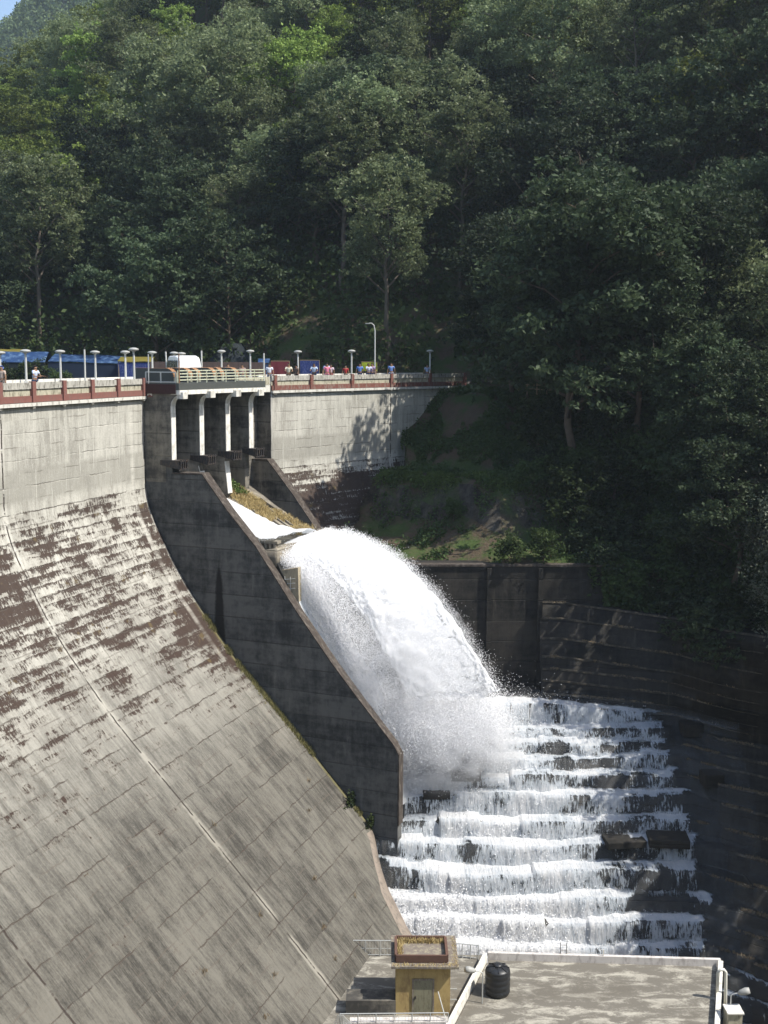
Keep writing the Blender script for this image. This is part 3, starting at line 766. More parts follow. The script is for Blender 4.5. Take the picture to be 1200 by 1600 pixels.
# loose concrete slabs and blocks that stick out of the flight
for x, k, w, d, h, rz in [(7.0, 9, 1.5, .9, .75, .1), (6.6, 10, 1.9, .8, .6, -.05), (6.2, 11, 1.6, .9, .7, .08), (5.6, 12, 2.0, .8, .6, 0), (3.6, 13, 1.8, .8, .5, .05), (15.8, 15, 2.6, 1.5, .45, .12), (18.6, 15, 2.6, 1.7, .55, -.08), (21.4, 9, 1.4, 1.2, .9, 0), (21.9, 12, 1.3, 1.2, .9, .1)]:
    xa = np.array([x]); mb = MB(); mb.box((x, float(lip_y(k, xa)[0]) + .15, float(lip_z(k, xa)[0]) + h * .25), (w, d, h), rz); mb.build('concrete_block', M['bank'], bank, bevel=.04)

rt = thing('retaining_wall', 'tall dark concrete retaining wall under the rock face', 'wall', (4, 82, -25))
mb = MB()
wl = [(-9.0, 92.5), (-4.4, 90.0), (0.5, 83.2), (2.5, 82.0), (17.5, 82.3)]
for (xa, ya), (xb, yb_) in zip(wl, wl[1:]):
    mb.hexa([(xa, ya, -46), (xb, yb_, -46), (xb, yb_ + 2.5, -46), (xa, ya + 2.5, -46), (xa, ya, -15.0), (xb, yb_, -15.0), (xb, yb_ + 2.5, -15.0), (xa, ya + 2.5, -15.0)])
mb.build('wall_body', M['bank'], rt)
mb = MB()
for x in (3.1, 7.6, 11.3): mb.box((x, 81.96, -20), (.32, .22, 9.8))
mb.build('buttress', M['bank'], rt)
mb = MB()
for (xa, ya), (xb, yb_) in zip(wl, wl[1:]):
    mb.hexa([(xa, ya - .12, -14.99), (xb, yb_ - .12, -14.99), (xb, yb_ + .6, -14.99), (xa, ya + .6, -14.99), (xa, ya - .12, -14.84), (xb, yb_ - .12, -14.84), (xb, yb_ + .6, -14.84), (xa, ya + .6, -14.84)])
mb.build('coping', M['lip'], rt)
# ------------------------------------------------------------------ powerhouse roof and terrace in the foreground
M['roof'] = None
g = Mat('mottled_roof_concrete')
p = g.pos(); a = g.noise(g.scale(p, (.55, 1.4, 1)), 1.0, 7, .7, .6); b = g.noise(p, 9.0, 5, .7); c = g.noise(p, .35, 3, .5)
col = g.mix(g.step(g.add(a, g.mul(g.sub(b, .5), .25)), .46, .64), (.135, .125, .108), (.40, .38, .325))
col = g.mix(g.mul(g.step(c, .5, .62), .6), col, (.105, .095, .08))
col = g.mix(g.mul(b, .35), col, (.20, .18, .14))
M['roof'] = g.done(g.bsdf(col, .93, .2, g.bump(b, .02, .5)))
M['yellow'] = simple('ochre_plaster', (.40, .295, .125), .9, .16, 1.8, grime=(.26, .18, .08))
M['door'] = simple('green_grey_door', (.21, .20, .135), .8, .15, 3.0, grime=(.13, .12, .08))
M['eave'] = simple('mouldy_roof_slab', (.16, .135, .115), .95, .25, 3.0, grime=(.30, .27, .19))
M['brownrim'] = simple('brown_rim', (.11, .062, .046), .9, .25, 4.0)
M['dry'] = simple('dry_grass', (.46, .36, .17), .9, .35, 6.0)
M['litter'] = simple('dry_leaf_litter', (.20, .15, .09), .95, .35, 4.0)
M['pvc'] = simple('black_plastic', (.018, .019, .021), .42, .2, 4.0, spec=.45)
M['pipe'] = simple('white_pipe', (.66, .65, .58), .5, .1, 4.0)
M['mauve'] = simple('mauve_grey_parapet', (.56, .53, .50), .9, .12, 2.0, grime=(.35, .32, .30))

ph = thing('flat_roofed_building', 'flat roofed concrete building with mottled roof and whitewashed parapet, nearest to the viewer', 'building', (10, 55, -46))
A, B_, C_, D_ = (6.15, 62.1), (19.15, 61.45), (14.0, 45.0), (.05, 45.0)
mb = MB()
mb.hexa([(D_[0], D_[1], -48), (C_[0], C_[1], -48), (B_[0], B_[1], -48), (A[0], A[1], -48), (D_[0], D_[1], -34.15), (C_[0], C_[1], -34.15), (B_[0], B_[1], -34.15), (A[0], A[1], -34.15)])
mb.build('wall', M['yellow'], ph)
mb = MB()
mb.hexa([(D_[0], D_[1], -34.14), (C_[0], C_[1], -34.14), (B_[0], B_[1], -34.14), (A[0], A[1], -34.14), (D_[0], D_[1], -34.05), (C_[0], C_[1], -34.05), (B_[0], B_[1], -34.05), (A[0], A[1], -34.05)])
mb.build('roof', M['roof'], ph)
def parap(a, b, w, z0, z1, name, mat):
    a, b = Vector((*a, 0)), Vector((*b, 0)); d = (b - a).normalized(); n = Vector((-d.y, d.x, 0)) * w
    mb = MB(); mb.hexa([a + Vector((0, 0, z0)), b + Vector((0, 0, z0)), b + n + Vector((0, 0, z0)), a + n + Vector((0, 0, z0)), a + Vector((0, 0, z1)), b + Vector((0, 0, z1)), b + n + Vector((0, 0, z1)), a + n + Vector((0, 0, z1))])
    return mb.build(name, mat, ph, bevel=.015)
parap((6.05, 61.95), (19.12, 61.32), .22, -34.3, -33.62, 'roof_parapet', M['mauve'])['label'] = 'back parapet'
parap((5.98, 61.9), (.0, 45.0), -.20, -34.3, -33.62, 'roof_parapet', M['white'])['label'] = 'whitewashed left parapet'
parap((18.95, 61.3), (13.8, 45.0), .27, -34.3, -33.62, 'roof_parapet', M['white'])['label'] = 'whitewashed right parapet'

te = thing('terrace', 'stained concrete terrace at the foot of the dam', 'terrace', (0, 55, -46))
mb = MB()
poly = [(-16, 45), (-.1, 45.0), (5.95, 62.0), (5.7, 62.6), (-4.5, 62.6), (-9.5, 55)]
mb.prism([(x, y, -46) for x, y in poly], (0, 0, 11.9)); mb.build('slab', M['roof'], te)
mb = MB(); mb.box((-.55, 57.0, -33.72), (2.6, 1.15, .8)); mb.build('low_block', M['shade2'], te)
mb = MB(); mb.box((.9, 55.15, -33.85), (5.0, .5, .55), .02); mb.build('low_wall', M['mauve'], te)
te.name = 'terrace'

hut = thing('roof_hut', 'small ochre hut with a green grey door and a rimmed box on its roof', 'hut', (2.15, 57.6, -34.1))
mb = MB(); mb.box((2.16, 57.62, -32.75), (2.84, 2.3, 2.75)); mb.build('wall', M['yellow'], hut)
dr = None
mb = MB(); mb.box((2.17, 56.46, -33.05), (.95, .06, 1.75)); dr = mb.build('door', M['door'], hut)
mb = MB(); mb.box((1.64, 56.45, -33.03), (.09, .07, 1.85)); mb.box((2.70, 56.45, -33.03), (.09, .07, 1.85)); mb.box((2.17, 56.45, -32.13), (.97, .07, .08)); mb.build('frame', M['eave'], dr)
mb = MB(); mb.box((1.78, 56.40, -33.1), (.05, .06, .16)); mb.build('handle', M['steel'], dr)
mb = MB(); mb.box((2.25, 57.75, -31.3), (3.5, 3.3, .14)); rf = mb.build('roof', M['eave'], hut, bevel=.02)
mb = MB()
x0, x1, y0, y1 = .75, 3.40, 56.5, 58.5
for c, s in (((.5 * (x0 + x1), y0, -31.0), (x1 - x0, .10, .40)), ((.5 * (x0 + x1), y1, -31.0), (x1 - x0, .10, .40)), ((x0, .5 * (y0 + y1), -31.0), (.14, y1 - y0 - .10, .40)), ((x1, .5 * (y0 + y1), -31.0), (.14, y1 - y0 - .10, .40))): mb.box(c, s)
mb.build('roof_box', M['brownrim'], rf)
mb = MB(); mb.box((.5 * (x0 + x1), .5 * (y0 + y1), -31.12), (x1 - x0 - .16, y1 - y0 - .16, .1)); mb.build('box_floor', M['eave'], rf)
def tuft(cen, n, h, spread, wd=.03):
    cen = np.asarray(cen, float)
    b = cen[rng.integers(0, len(cen), n)] + rng.normal(size=(n, 3)) * np.array([spread, spread, 0]); hh = h * rng.uniform(.4, 1.1, (n, 1))
    lean = rng.normal(size=(n, 3)) * .35; lean[:, 2] = 1; tip = b + lean * hh
    w = rng.normal(size=(n, 3)); w[:, 2] *= .2; w /= np.linalg.norm(w, axis=1, keepdims=True); w = w * wd
    V = np.stack([b - w, b + w, tip + w * .3, tip - w * .3], 1).reshape(-1, 3)
    return V, np.arange(4 * n).reshape(n, 4)
cen = np.array([(x, 58.3, -31.07) for x in np.linspace(.95, 3.2, 20)] + [(.95, y, -31.07) for y in np.linspace(57, 58.3, 8)])
V, F = tuft(cen, 900, .28, .07, .02); tag(np_mesh('dry_grass', V, F, M['dry'], rf), kind='stuff')
cen = np.array([(x, 56.25, -31.23) for x in np.linspace(.7, 3.9, 20)] + [(3.85, y, -31.23) for y in np.linspace(56.3, 59, 12)])
V, F = tuft(cen, 500, .10, .09, .015); tag(np_mesh('roof_moss', V, F, M['dry'], rf), kind='stuff')
for z in (-32.9, -33.5): mb = MB(); mb.bar((3.6, 56.9, z), (3.95, 56.9, z), .05); mb.build('wall_bracket', M['grey'], hut)

def railing(name, label, p0, p1, z, h, n, group=None, sagtop=0, mat='grey', mesh=True):
    p0, p1 = Vector((*p0, z)), Vector((*p1, z + sagtop)); up = Vector((0, 0, h))
    r = thing(name, label, 'railing', tuple(p0), group)
    mb = MB(); mb.tube([p0 + up, p1 + up], .028, 6); mb.build('top_rail', M[mat], r)
    mb = MB(); mb.tube([p0 + up * .5, p1 + up * .5], .012, 5); mb.tube([p0 + up * .1, p1 + up * .1], .015, 5); mb.build('lower_rail', M[mat], r)
    for k in range(n + 1):
        q = p0.lerp(p1, k / n); mb = MB(); mb.tube([q, q + up], .03, 6); mb.build('post', M[mat], r)
    if mesh:
        mb = MB(); m = int((p1 - p0).length / .16)
        for k in range(m): q = p0.lerp(p1, (k + .5) / m); mb.tube([q + up * .1, q + up], .008, 4, False)
        mb.build('bars', M[mat], r)
    return r
railing('terrace_railing', 'thin metal railing at the back of the terrace, between dam foot and hut', (-2.6, 62.4), (.75, 62.4), -34.1, .95, 4)
railing('terrace_railing', 'short railing behind and right of the hut, against the white water', (3.7, 62.4), (5.5, 62.1), -34.1, .85, 4)
railing('terrace_railing', 'front railing of the terrace below the hut at the photo bottom', (-2.1, 54.85), (3.4, 55.0), -34.1, 1.0, 6)
r = thing('bent_railing', 'bent bundle of rails leaning at the left end of the front railing', 'railing', (-2.2, 54.8, -34.1))
mb = MB()
for k in range(6): mb.tube([(-2.6 + .14 * k, 54.6, -34.1), (-2.2 + .05 * k, 54.75, -33.1), (-1.7 + .1 * k, 54.7, -33.9)], .02, 5)
mb.build('rails', M['grey'], r)
mb = MB(); mb.tube([(3.45, 55.0, -34.1), (2.9, 55.6, -32.3)], .03, 6)
tag(mb.build('leaning_pole', M['pole']), 'thin pole leaning against the front of the ochre hut', 'pole')

tk = thing('water_tank', 'round black ribbed plastic water tank on the mottled roof', 'water tank', (6.25, 58.5, -34.05))
mb = MB()
pr = [(.60, 0)]
for k in range(4):
    z = .12 + k * .31; pr += [(.66, z), (.68, z + .04), (.68, z + .2), (.645, z + .245), (.66, z + .29)]
pr += [(.66, 1.36), (.60, 1.44), (.40, 1.52), (.26, 1.56)]
mb.lathe(pr, (6.25, 58.5, -34.05), 36); tb = mb.build('tank_body', M['pvc'], tk, smooth=True)
mb = MB(); mb.lathe([(.24, 1.55), (.25, 1.60), (.24, 1.66), (.10, 1.69)], (6.25, 58.5, -34.05), 24); mb.build('lid', M['pvc'], tk, smooth=True)
mb = MB()
for a in range(8):
    t = a * math.pi / 4; mb.bar((6.25 + .27 * math.cos(t), 58.5 + .27 * math.sin(t), -32.47), (6.25 + .62 * math.cos(t), 58.5 + .62 * math.sin(t), -32.59), .05)
mb.build('top_ribs', M['pvc'], tk)

def lantern(name, label, base, hgt, dirx, tilt):
    r = thing(name, label, 'lamp', base)
    b = Vector(base); t = b + Vector((0, 0, hgt))
    mb = MB(); mb.tube([b, t], .035, 7); mb.build('pole', M['grey'], r)
    e = t + Vector((dirx * .35, 0, .12)); mb = MB(); mb.tube([t, t + Vector((dirx * .18, 0, .10)), e], .025, 6); mb.build('arm', M['grey'], r)
    d = Vector((dirx, -.15, tilt)).normalized(); mb = MB()
    mb.tube([e, e + d * .12, e + d * .4, e + d * .62], [.05, .13, .19, .15], 10); mb.build('lamp_head', M['lamphead'], r, smooth=True)
lantern('flood_lamp', 'weathered flood lamp on a short pole beside the hut and the white parapet', (5.35, 57.5, -34.1), 1.75, -1, .25)
lantern('flood_lamp', 'flood lamp sticking out right of the building over dark water', (18.05, 56.0, -34.6), 1.95, 1, .35)
pb = thing('vent_pipe', 'white bent pipe rising beside the right parapet', 'pipe', (18.35, 57.6, -36))
mb = MB(); mb.tube([(17.95, 58.0, -33.9), (17.95, 58.0, -32.5), (18.05, 58.0, -32.36), (18.25, 58.0, -32.36), (18.36, 58.0, -32.5), (18.36, 57.6, -36)], .085, 10); mb.build('pipe_run', M['pipe'], pb, smooth=True)
bx = thing('meter_box', 'cream painted block below the right flood lamp', 'box', (17.9, 55.6, -35))
mb = MB(); mb.box((18.1, 55.7, -34.2), (.75, .8, 1.9)); mb.build('housing', M['cream'], bx, bevel=.03)
mb = MB(); mb.box((18.1, 55.65, -33.22), (.85, .9, .08)); mb.build('lid', M['white'], bx)
sp = thing('stub_post', 'tiny pale post on the back parapet of the flat roof', 'post', (12.55, 61.7, -33.62)); mb = MB(); mb.tube([(12.55, 61.7, -33.62), (12.55, 61.7, -33.25)], .04, 6); mb.build('shaft', M['white'], sp)
mb = MB()
for x in (10.15, 10.5): mb.tube([(x, 61.9, -35), (x, 61.9, -32.95)], .02, 5)
for z in (-33.1, -33.4): mb.tube([(10.15, 61.9, z), (10.5, 61.9, z)], .015, 5)
tag(mb.build('roof_ladder', M['steel']), 'top of a thin dark ladder behind the back parapet', 'ladder')
# ------------------------------------------------------------------ falling water
def foam_mat(name, streaky=True):
    g = Mat(name)
    u, v, _ = g.sep(g.uv())
    cov = g.n('Attribute', attribute_name='cov').outputs['Fac']; fall = g.n('Attribute', attribute_name='fall').outputs['Fac']
    p = g.pos()
    s1 = g.noise(g.comb(g.mul(u, 3.2), g.mul(v, .9)), 1.0, 8, .72, .4)
    s2 = g.noise(g.comb(g.mul(u, 9.0), g.mul(v, 1.8)), 1.0, 7, .75, .3)
    i1 = g.noise(p, 1.4, 7, .7, .3)
    n = g.add(g.add(g.mul(s1, .46), g.mul(s2, .28)), g.mul(i1, .33))
    n = g.add(n, g.sub(cov, .5)); n = g.add(n, g.mul(fall, g.sub(g.mul(g.sub(s2, .5), .55), .015)))
    m = g.step(n, .48, .58)
    thick = g.step(n, .50, .85)
    col = g.mix(thick, (.62, .68, .74), (.96, .965, .97))
    h = g.add(g.mul(s1, .7), g.mul(s2, .5))
    dif = g.bsdf(col, .55, .3, g.bump(h, .25, 1.0))
    tr = g.n('BsdfTranslucent', {'Color': (.75, .80, .85, 1)}).outputs[0]
    a = g.n('MixShader', {0: .35, 1: dif, 2: tr}).outputs[0]
    film = g.n('MixShader', {0: .05, 1: g.n('BsdfTransparent').outputs[0], 2: g.n('BsdfGlossy', {'Color': (.8, .85, .9, 1), 'Roughness': .2, 'Normal': g.bump(h, .3, 1.0)}).outputs[0]}).outputs[0]
    return g.done(g.n('MixShader', {0: m, 1: film, 2: a}).outputs[0])
M['foam'] = foam_mat('white_water')
g = Mat('dense_white_water'); p = g.pos(); n = g.noise(p, 3.0, 8, .75)
dif = g.bsdf(g.mix(n, (.93, .94, .95), (.97, .97, .97)), .6, .2, g.bump(n, .12, .6)); tr = g.n('BsdfTranslucent', {'Color': (.97, .97, .97, 1)}).outputs[0]
M['jet'] = g.done(g.n('MixShader', {0: .45, 1: dif, 2: tr}).outputs[0])
g = Mat('water_droplets')
dif = g.bsdf((.97, .97, .98), .5, .3); tr = g.n('BsdfTranslucent', {'Color': (.97, .97, .98, 1)}).outputs[0]
M['drop'] = g.done(g.n('MixShader', {0: .5, 1: dif, 2: tr}).outputs[0])

# cascade sheet over the steps
XW = np.arange(-8.8, 24.2, .09)
P = []; FALL = []; COVK = []; LL = []
KS = range(6, 28); l = 0
for k in KS:
    y0 = lip_y(k - 1, XW); y1 = lip_y(k, XW); zk_ = lip_z(k, XW)
    zn = lip_z(k + 1, XW) if k < 27 else zk_ - 1.5
    for t in np.linspace(0, 1, 7)[:-1]:
        base = .10 + .30 * (1 - t) ** 2 * fbm(XW * 1.7, XW * 0 + k * 3.1 + t, 4, 61)
        P.append(np.stack([XW, y0 + (y1 - y0) * t - .08, zk_ + base], -1)); FALL.append(0 * XW + .15 * t); COVK.append((k, 1 - t)); LL.append(l); l += .16
    for t in np.linspace(0, 1, 9):
        bulge = .06 + .30 * np.sqrt(t) * (.5 + fbm(XW * 1.3, XW * 0 + k * 5.7, 4, 63)) + .16 * (fbm(XW * 3.1, XW * 0 + k * 2 + t * 1.5, 4, 65) - .5)
        P.append(np.stack([XW, y1 - bulge, zk_ + (zn - zk_) * t + .06 * (1 - t)], -1)); FALL.append(0 * XW + 1); COVK.append((k, -1)); LL.append(l); l += .13
cov = []
for (k, tr_), ll in zip(COVK, LL):
    kk = k + 0 * XW
    c = np.where(k <= 12, np.interp(XW, [-9, 3, 6, 8, 12, 17, 19.5, 20.5, 22, 24], [.90, .84, .50, .70, .58, .50, .46, .10, .0, -.2]), 0)
    if 13 <= k <= 16: c = np.interp(XW, [-9, 0, 4, 7, 12, 17, 20, 21, 24], [.66, .54, .62, .70, .62, .56, .52, .08, -.2])
    if k == 17: c = np.interp(XW, [-9, 2, 12, 15, 16, 19.8, 20.6, 21.5, 24], [1.0, .95, .85, .62, .35, .38, .5, .1, 0])
    if k > 17: c = np.interp(XW, [-9, 0, 3, 9, 14, 18, 20, 20.8, 22, 24], [1.25, 1.2, 1.05, .86, .70, .60, .52, .05, .0, -.2])
    if k > 19: c = np.where(XW > 20.6, .30, c)
    if k == 7: c = np.interp(XW, [-9, 6, 9, 12, 18, 19.5, 20.2], [.9, .8, .6, .50, .40, .30, -.2])
    if k == 6: c = np.interp(XW, [-9, 5, 8, 9.5], [.8, .7, .5, -.2])
    c = c + .50 * (fbm(XW / 1.9, XW * 0 + ll * .75, 5, 71) - .5) + .34 * (fbm(XW / 1.1, XW * 0 + k * .13, 4, 73) - .5) - .01 + (.16 * max(0, tr_) if tr_ >= 0 else -.03)
    if tr_ > .7: c = c + .05
    if tr_ == 0 or (0 <= tr_ < .25): c = c + .04
    cov.append(c)
V = np.concatenate(P); nx = len(XW)
uv = np.stack([np.tile(XW, len(P)), np.repeat(LL, nx)], -1)
sheet = np_mesh('cascade_water', V, grid_faces(len(P), nx), M['foam'], None, smooth=True, uv=uv, attr={'cov': np.concatenate(cov), 'fall': np.concatenate(FALL)})
tag(sheet, kind='structure')
COV = np.stack(cov); PP = np.stack(P)

# thin water film on the lower chute and thick water on the upper chute
ss = np.linspace(20.3, 28.5, 110); tt = np.linspace(0, 1, 120)
T2, S2g = np.meshgrid(tt, ss, indexing='ij')
oo = np.interp(T2, [0, .25, .6, 1], [10.2, 12.0, 15.4, 18.25]) + .12; zz = np.interp(T2, [0, .25, .6, 1], [-14.7, -18.3, -23.6, -29.6]) + .15 + .12 * fbm(S2g * 2, T2 * 8, 4, 81)
cv = .64 + .25 * (fbm(S2g * 1.8, T2 * .8, 4, 83) - .5) - .30 * sstep(S2g, 24.5, 28.5) + .18 * sstep(T2, .5, 1)
flm = np_mesh('chute_film_water', Wn(S2g, oo, zz).reshape(-1, 3), grid_faces(120, 110), M['foam'], None, True, np.stack([S2g, T2 * 18], -1).reshape(-1, 2), {'cov': cv, 'fall': cv * 0 + 1})
tag(flm, kind='structure')

oo = np.linspace(-.8, 9.2, 110); aa = np.linspace(0, 1, 60)
O2, A2 = np.meshgrid(oo, aa, indexing='ij')
sw = S1 + .96 + A2 * np.interp(O2, [-.8, 2, 4, 6, 8, 9.2], [3.4, 4.2, 5.0, 5.8, 6.8, 7.4])
zz = chute_floor(O2, sw) + np.interp(O2, [-.8, 1, 4, 7.5, 9.2], [.5, .6, .75, .85, .70]) * (1 - .92 * np.clip((A2 - .80) / .2, 0, 1) ** 2) + .26 * (fbm(O2 * 1.6, sw * 2.4, 5, 91) - .5)
cv = np.interp(O2, [-.8, 1.0, 2.5, 4], [.30, .52, .75, 1.0]) + 0 * A2
up = np_mesh('chute_water', Wn(sw, O2, zz).reshape(-1, 3), grid_faces(110, 60), M['foam'], None, True, np.stack([sw, O2], -1).reshape(-1, 2), {'cov': cv, 'fall': cv * 0 + 1})
tag(up, kind='structure')

# the leaping jet: ballistic curves, near side (a=0) thrown short, far side (a=1) thrown far
def jet(a, q):
    """a across, q = 0..1 along; returns s, o, z"""
    a = np.asarray(a, float); q = np.asarray(q, float)
    s = 20.5 + 6.6 * a
    k = .067 + .125 * (1 - a) ** 1.6; oa = 8.9 + 2.4 * a; za = -13.25 + 1.05 * a
    o0 = 8.4 - .3 * a
    zend = -23.7 - .6 * (1 - a)
    oe = oa + np.sqrt((za - zend) / k)
    o = o0 + (oe - o0) * q
    return s, o, za - k * (o - oa) ** 2
nq, nphi = 170, 84
qq = np.linspace(0, .93, nq); ph_ = np.linspace(0, 2 * math.pi, nphi + 1)
Q2, P2 = np.meshgrid(qq, ph_, indexing='ij')
a = .64 + .04 * Q2 + (.36 - .04 * Q2) * np.cos(P2)
s, o, z = jet(np.clip(a, 0, 1), Q2)
th = np.interp(Q2, [0, .3, .7, .93], [.75, 1.3, 1.6, .5])
z = z + th * .5 * np.sin(P2) - th * .30
Vc = Wn(s, o, z)
nz_ = fbm(Q2 * 26, P2 * 2.8, 5, 101) - .5; nz2 = fbm(Q2 * 70, P2 * 9, 4, 103) - .5
dsp = np.interp(Q2, [0, .2, .6, 1], [.05, .22, .6, .9])
dirv = np.stack([np.cos(P2) * .37, np.cos(P2) * .93, np.sin(P2)], -1)
Vc = Vc + dirv * (dsp * (nz_ * 1.0 + nz2 * .7))[..., None]
core = np_mesh('water_jet', Vc.reshape(-1, 3), grid_faces(nq, nphi + 1), M['jet'], None, smooth=True)
tag(core, kind='structure')

def spray_cloud():
    P_ = []; S_ = []
    # mantle of droplets round the jet
    n = 190000
    q = rng.beta(1.5, 1.05, n); a = rng.beta(1.5, .95, n); a = np.where(q > .3, np.clip(np.round(a * 30) / 30 + rng.normal(size=n) * .010 * (1 + q), 0, 1), a)
    s, o, z = jet(a, q)
    X = Wn(s, o, z); sg = (.08 + .55 * q ** 1.3)
    X = X + rng.normal(size=(n, 3)) * sg[:, None] * np.array([.8, .8, .9]); X[:, 2] -= np.abs(rng.normal(size=n)) * (.2 + 1.6 * q) 
    P_.append(X); S_.append(rng.uniform(.018, .05, n))
    # crisp upper fringe
    n = 26000
    q = rng.uniform(.05, 1, n); a = np.clip(1 - np.abs(rng.normal(size=n)) * .10, 0, 1); s, o, z = jet(a, q)
    X = Wn(s, o, z); X += rng.normal(size=(n, 3)) * (.06 + .26 * q)[:, None]; X[:, 2] += np.abs(rng.normal(size=n)) * (.10 + .22 * q) * (fbm(q * 40, a * 3, 3, 7) > .5)
    P_.append(X); S_.append(rng.uniform(.02, .05, n))
    # falling veil on the near side, down to the steps
    n = 110000
    q = rng.uniform(.12, .96, n); a = rng.beta(1.0, 2.2, n); a = np.round(a * 22) / 22 + rng.normal(size=n) * .012; s, o, z = jet(a, q)
    z = z - rng.exponential(1.6, n) * (.3 + q); X = Wn(s, o, z) + rng.normal(size=(n, 3)) * .25
    P_.append(X[z > -28.5]); S_.append(rng.uniform(.02, .055, n)[z > -28.5])
    # splash where it lands
    n = 90000
    X = np.array([3.9, 75.8, -24.6]) + rng.normal(size=(n, 3)) * np.array([2.4, 1.3, 1.2])
    zf = np.interp(X[:, 1], [64, 72, 79], [-39, -31.3, -24.2]); X[:, 2] = np.maximum(X[:, 2], zf + rng.exponential(.5, n))
    P_.append(X); S_.append(rng.uniform(.025, .06, n))
    n = 30000
    X = np.array([2.6, 75.6, -26.0]) + rng.normal(size=(n, 3)) * np.array([2.3, 1.0, 1.3])
    P_.append(X); S_.append(rng.uniform(.02, .05, n))
    # fizz along the steps
    n = 80000
    wgt = (np.clip(COV - .45, 0, 1) ** 1.5).ravel(); idx = rng.choice(wgt.size, n, p=wgt / wgt.sum())
    X = PP.reshape(-1, 3)[idx] + np.stack([rng.normal(size=n) * .10, -np.abs(rng.normal(size=n)) * .16, rng.normal(size=n) * .10 + .05], -1)
    P_.append(X); S_.append(rng.uniform(.03, .085, n))
    # drops above the upper chute
    n = 7000
    O = rng.uniform(1.0, 8.5, n); s = S1 + 1 + rng.uniform(0, 1, n) * np.interp(O, [1, 4, 8.5], [2.9, 3.9, 6.4]); z = chute_floor(O, s) + .5 + np.abs(rng.normal(size=n)) * .12
    P_.append(Wn(s, O, z)); S_.append(rng.uniform(.03, .06, n))
    return np.concatenate(P_), np.concatenate(S_)
X, sz = spray_cloud()
_p0 = np.array(W(S1, 0, 0)); _dd = X - _p0; _m = _dd[:, 0] * .374 + _dd[:, 1] * .927; _n = _dd[:, 0] * .927 - _dd[:, 1] * .374
_keep = ~((_m < 1.05) & (_n < 18.9)); X, sz = X[_keep], sz[_keep]
Vq, Fq = quads(X, sz, 0, 1.3, None, (.55, -.55, 1.1))
tag(np_mesh('spray', Vq, Fq, M['drop']), kind='stuff')

# mist hanging where the jet lands
def mist(name, cen, rad, dens, seed):
    mb = MB(); n = 24; pr = [(max(.02, math.sin(t)), -math.cos(t)) for t in np.linspace(0.05, math.pi - .05, 14)]
    mb.lathe(pr, (0, 0, 0), n)
    mb.v = [(x * rad[0] + cen[0], y * rad[1] + cen[1], z * rad[2] + cen[2]) for x, y, z in mb.v]
    g = Mat(name + '_volume')
    c = g.n('VectorMath', {0: g.n('VectorMath', {0: g.pos(), 1: tuple(cen)}, operation='SUBTRACT').outputs[0], 1: tuple(1 / r for r in rad)}, operation='MULTIPLY').outputs[0]
    ln = g.n('VectorMath', {0: c}, operation='LENGTH').outputs['Value']
    nn = g.noise(g.pos(), .7, 4, .6)
    d = g.mul(g.mul(g.step(ln, 1.0, .1), g.step(nn, .34, .66)), dens)
    vol = g.n('VolumePrincipled', {'Color': (.97, .98, 1, 1), 'Density': d, 'Anisotropy': .2}).outputs[0]
    g.t.links.new(vol, g.out.inputs['Volume'])
    o = mb.build(name, g.m); tag(o, kind='stuff'); return o
mist('mist', (4.6, 75.2, -25.8), (5.8, 3.4, 4.0), 2.0, 1)
mist('mist', (1.6, 74.6, -20.5), (5.2, 3.2, 5.5), .6, 2)
# ------------------------------------------------------------------ on the crest: railings, hoods, lamps, people, stalls
def crest_rail(name, label, pts, h, posts_mat='railpaint', step=1.0, rails=(.25, .5, .75, 1.0)):
    pts = [Vector(p) for p in pts]; r = thing(name, label, 'railing', tuple(pts[0]))
    for f in rails:
        mb = MB()
        for a_, b_ in zip(pts, pts[1:]): mb.bar(a_ + Vector((0, 0, h * f)), b_ + Vector((0, 0, h * f)), .06, .07)
        mb.build('rail', M[posts_mat], r)
    for a_, b_ in zip(pts, pts[1:]):
        n = max(1, round((b_ - a_).length / step))
        for k in range(n + (1 if b_ == pts[-1] else 0)):
            q = a_.lerp(b_, k / n); mb = MB(); mb.box((q.x, q.y, q.z + h / 2), (.075, .075, h)); mb.build('post', M[posts_mat], r)
    return r
crest_rail('platform_railing', 'pale green railing along the front of the gate platform', [W(s, 2.74 + .77 * (s - E0) / (E1 - E0), -1.9) for s in np.linspace(E0 + .05, E1 - .05, 4)], .82, step=.92)
crest_rail('platform_railing', 'grey railing along the shaded left side of the gate platform', [W(E0 + .05, .25, -1.9), W(E0 + .05, 2.6, -1.9)], .72, 'grey', 1.1, (.1, 1.0))
for nm, s, o, zt, lab, mt in (('thin_pole', S1 - .1, .5, .0, 'thin grey pole at the end of the near parapet, beside the marker board', 'grey'), ('thin_pole', S1, 2.82, .05, 'thin brown pole at the near front corner of the gate platform', 'rust'), ('thin_pole', E1 - .05, 3.5, -.05, 'thin grey pole at the far front corner of the gate platform', 'grey')):
    mb = MB(); b = W(s, o, -1.95); mb.tube([b, (b.x, b.y, zt)], .045, 6); tag(mb.build(nm, M[mt]), lab, 'pole')
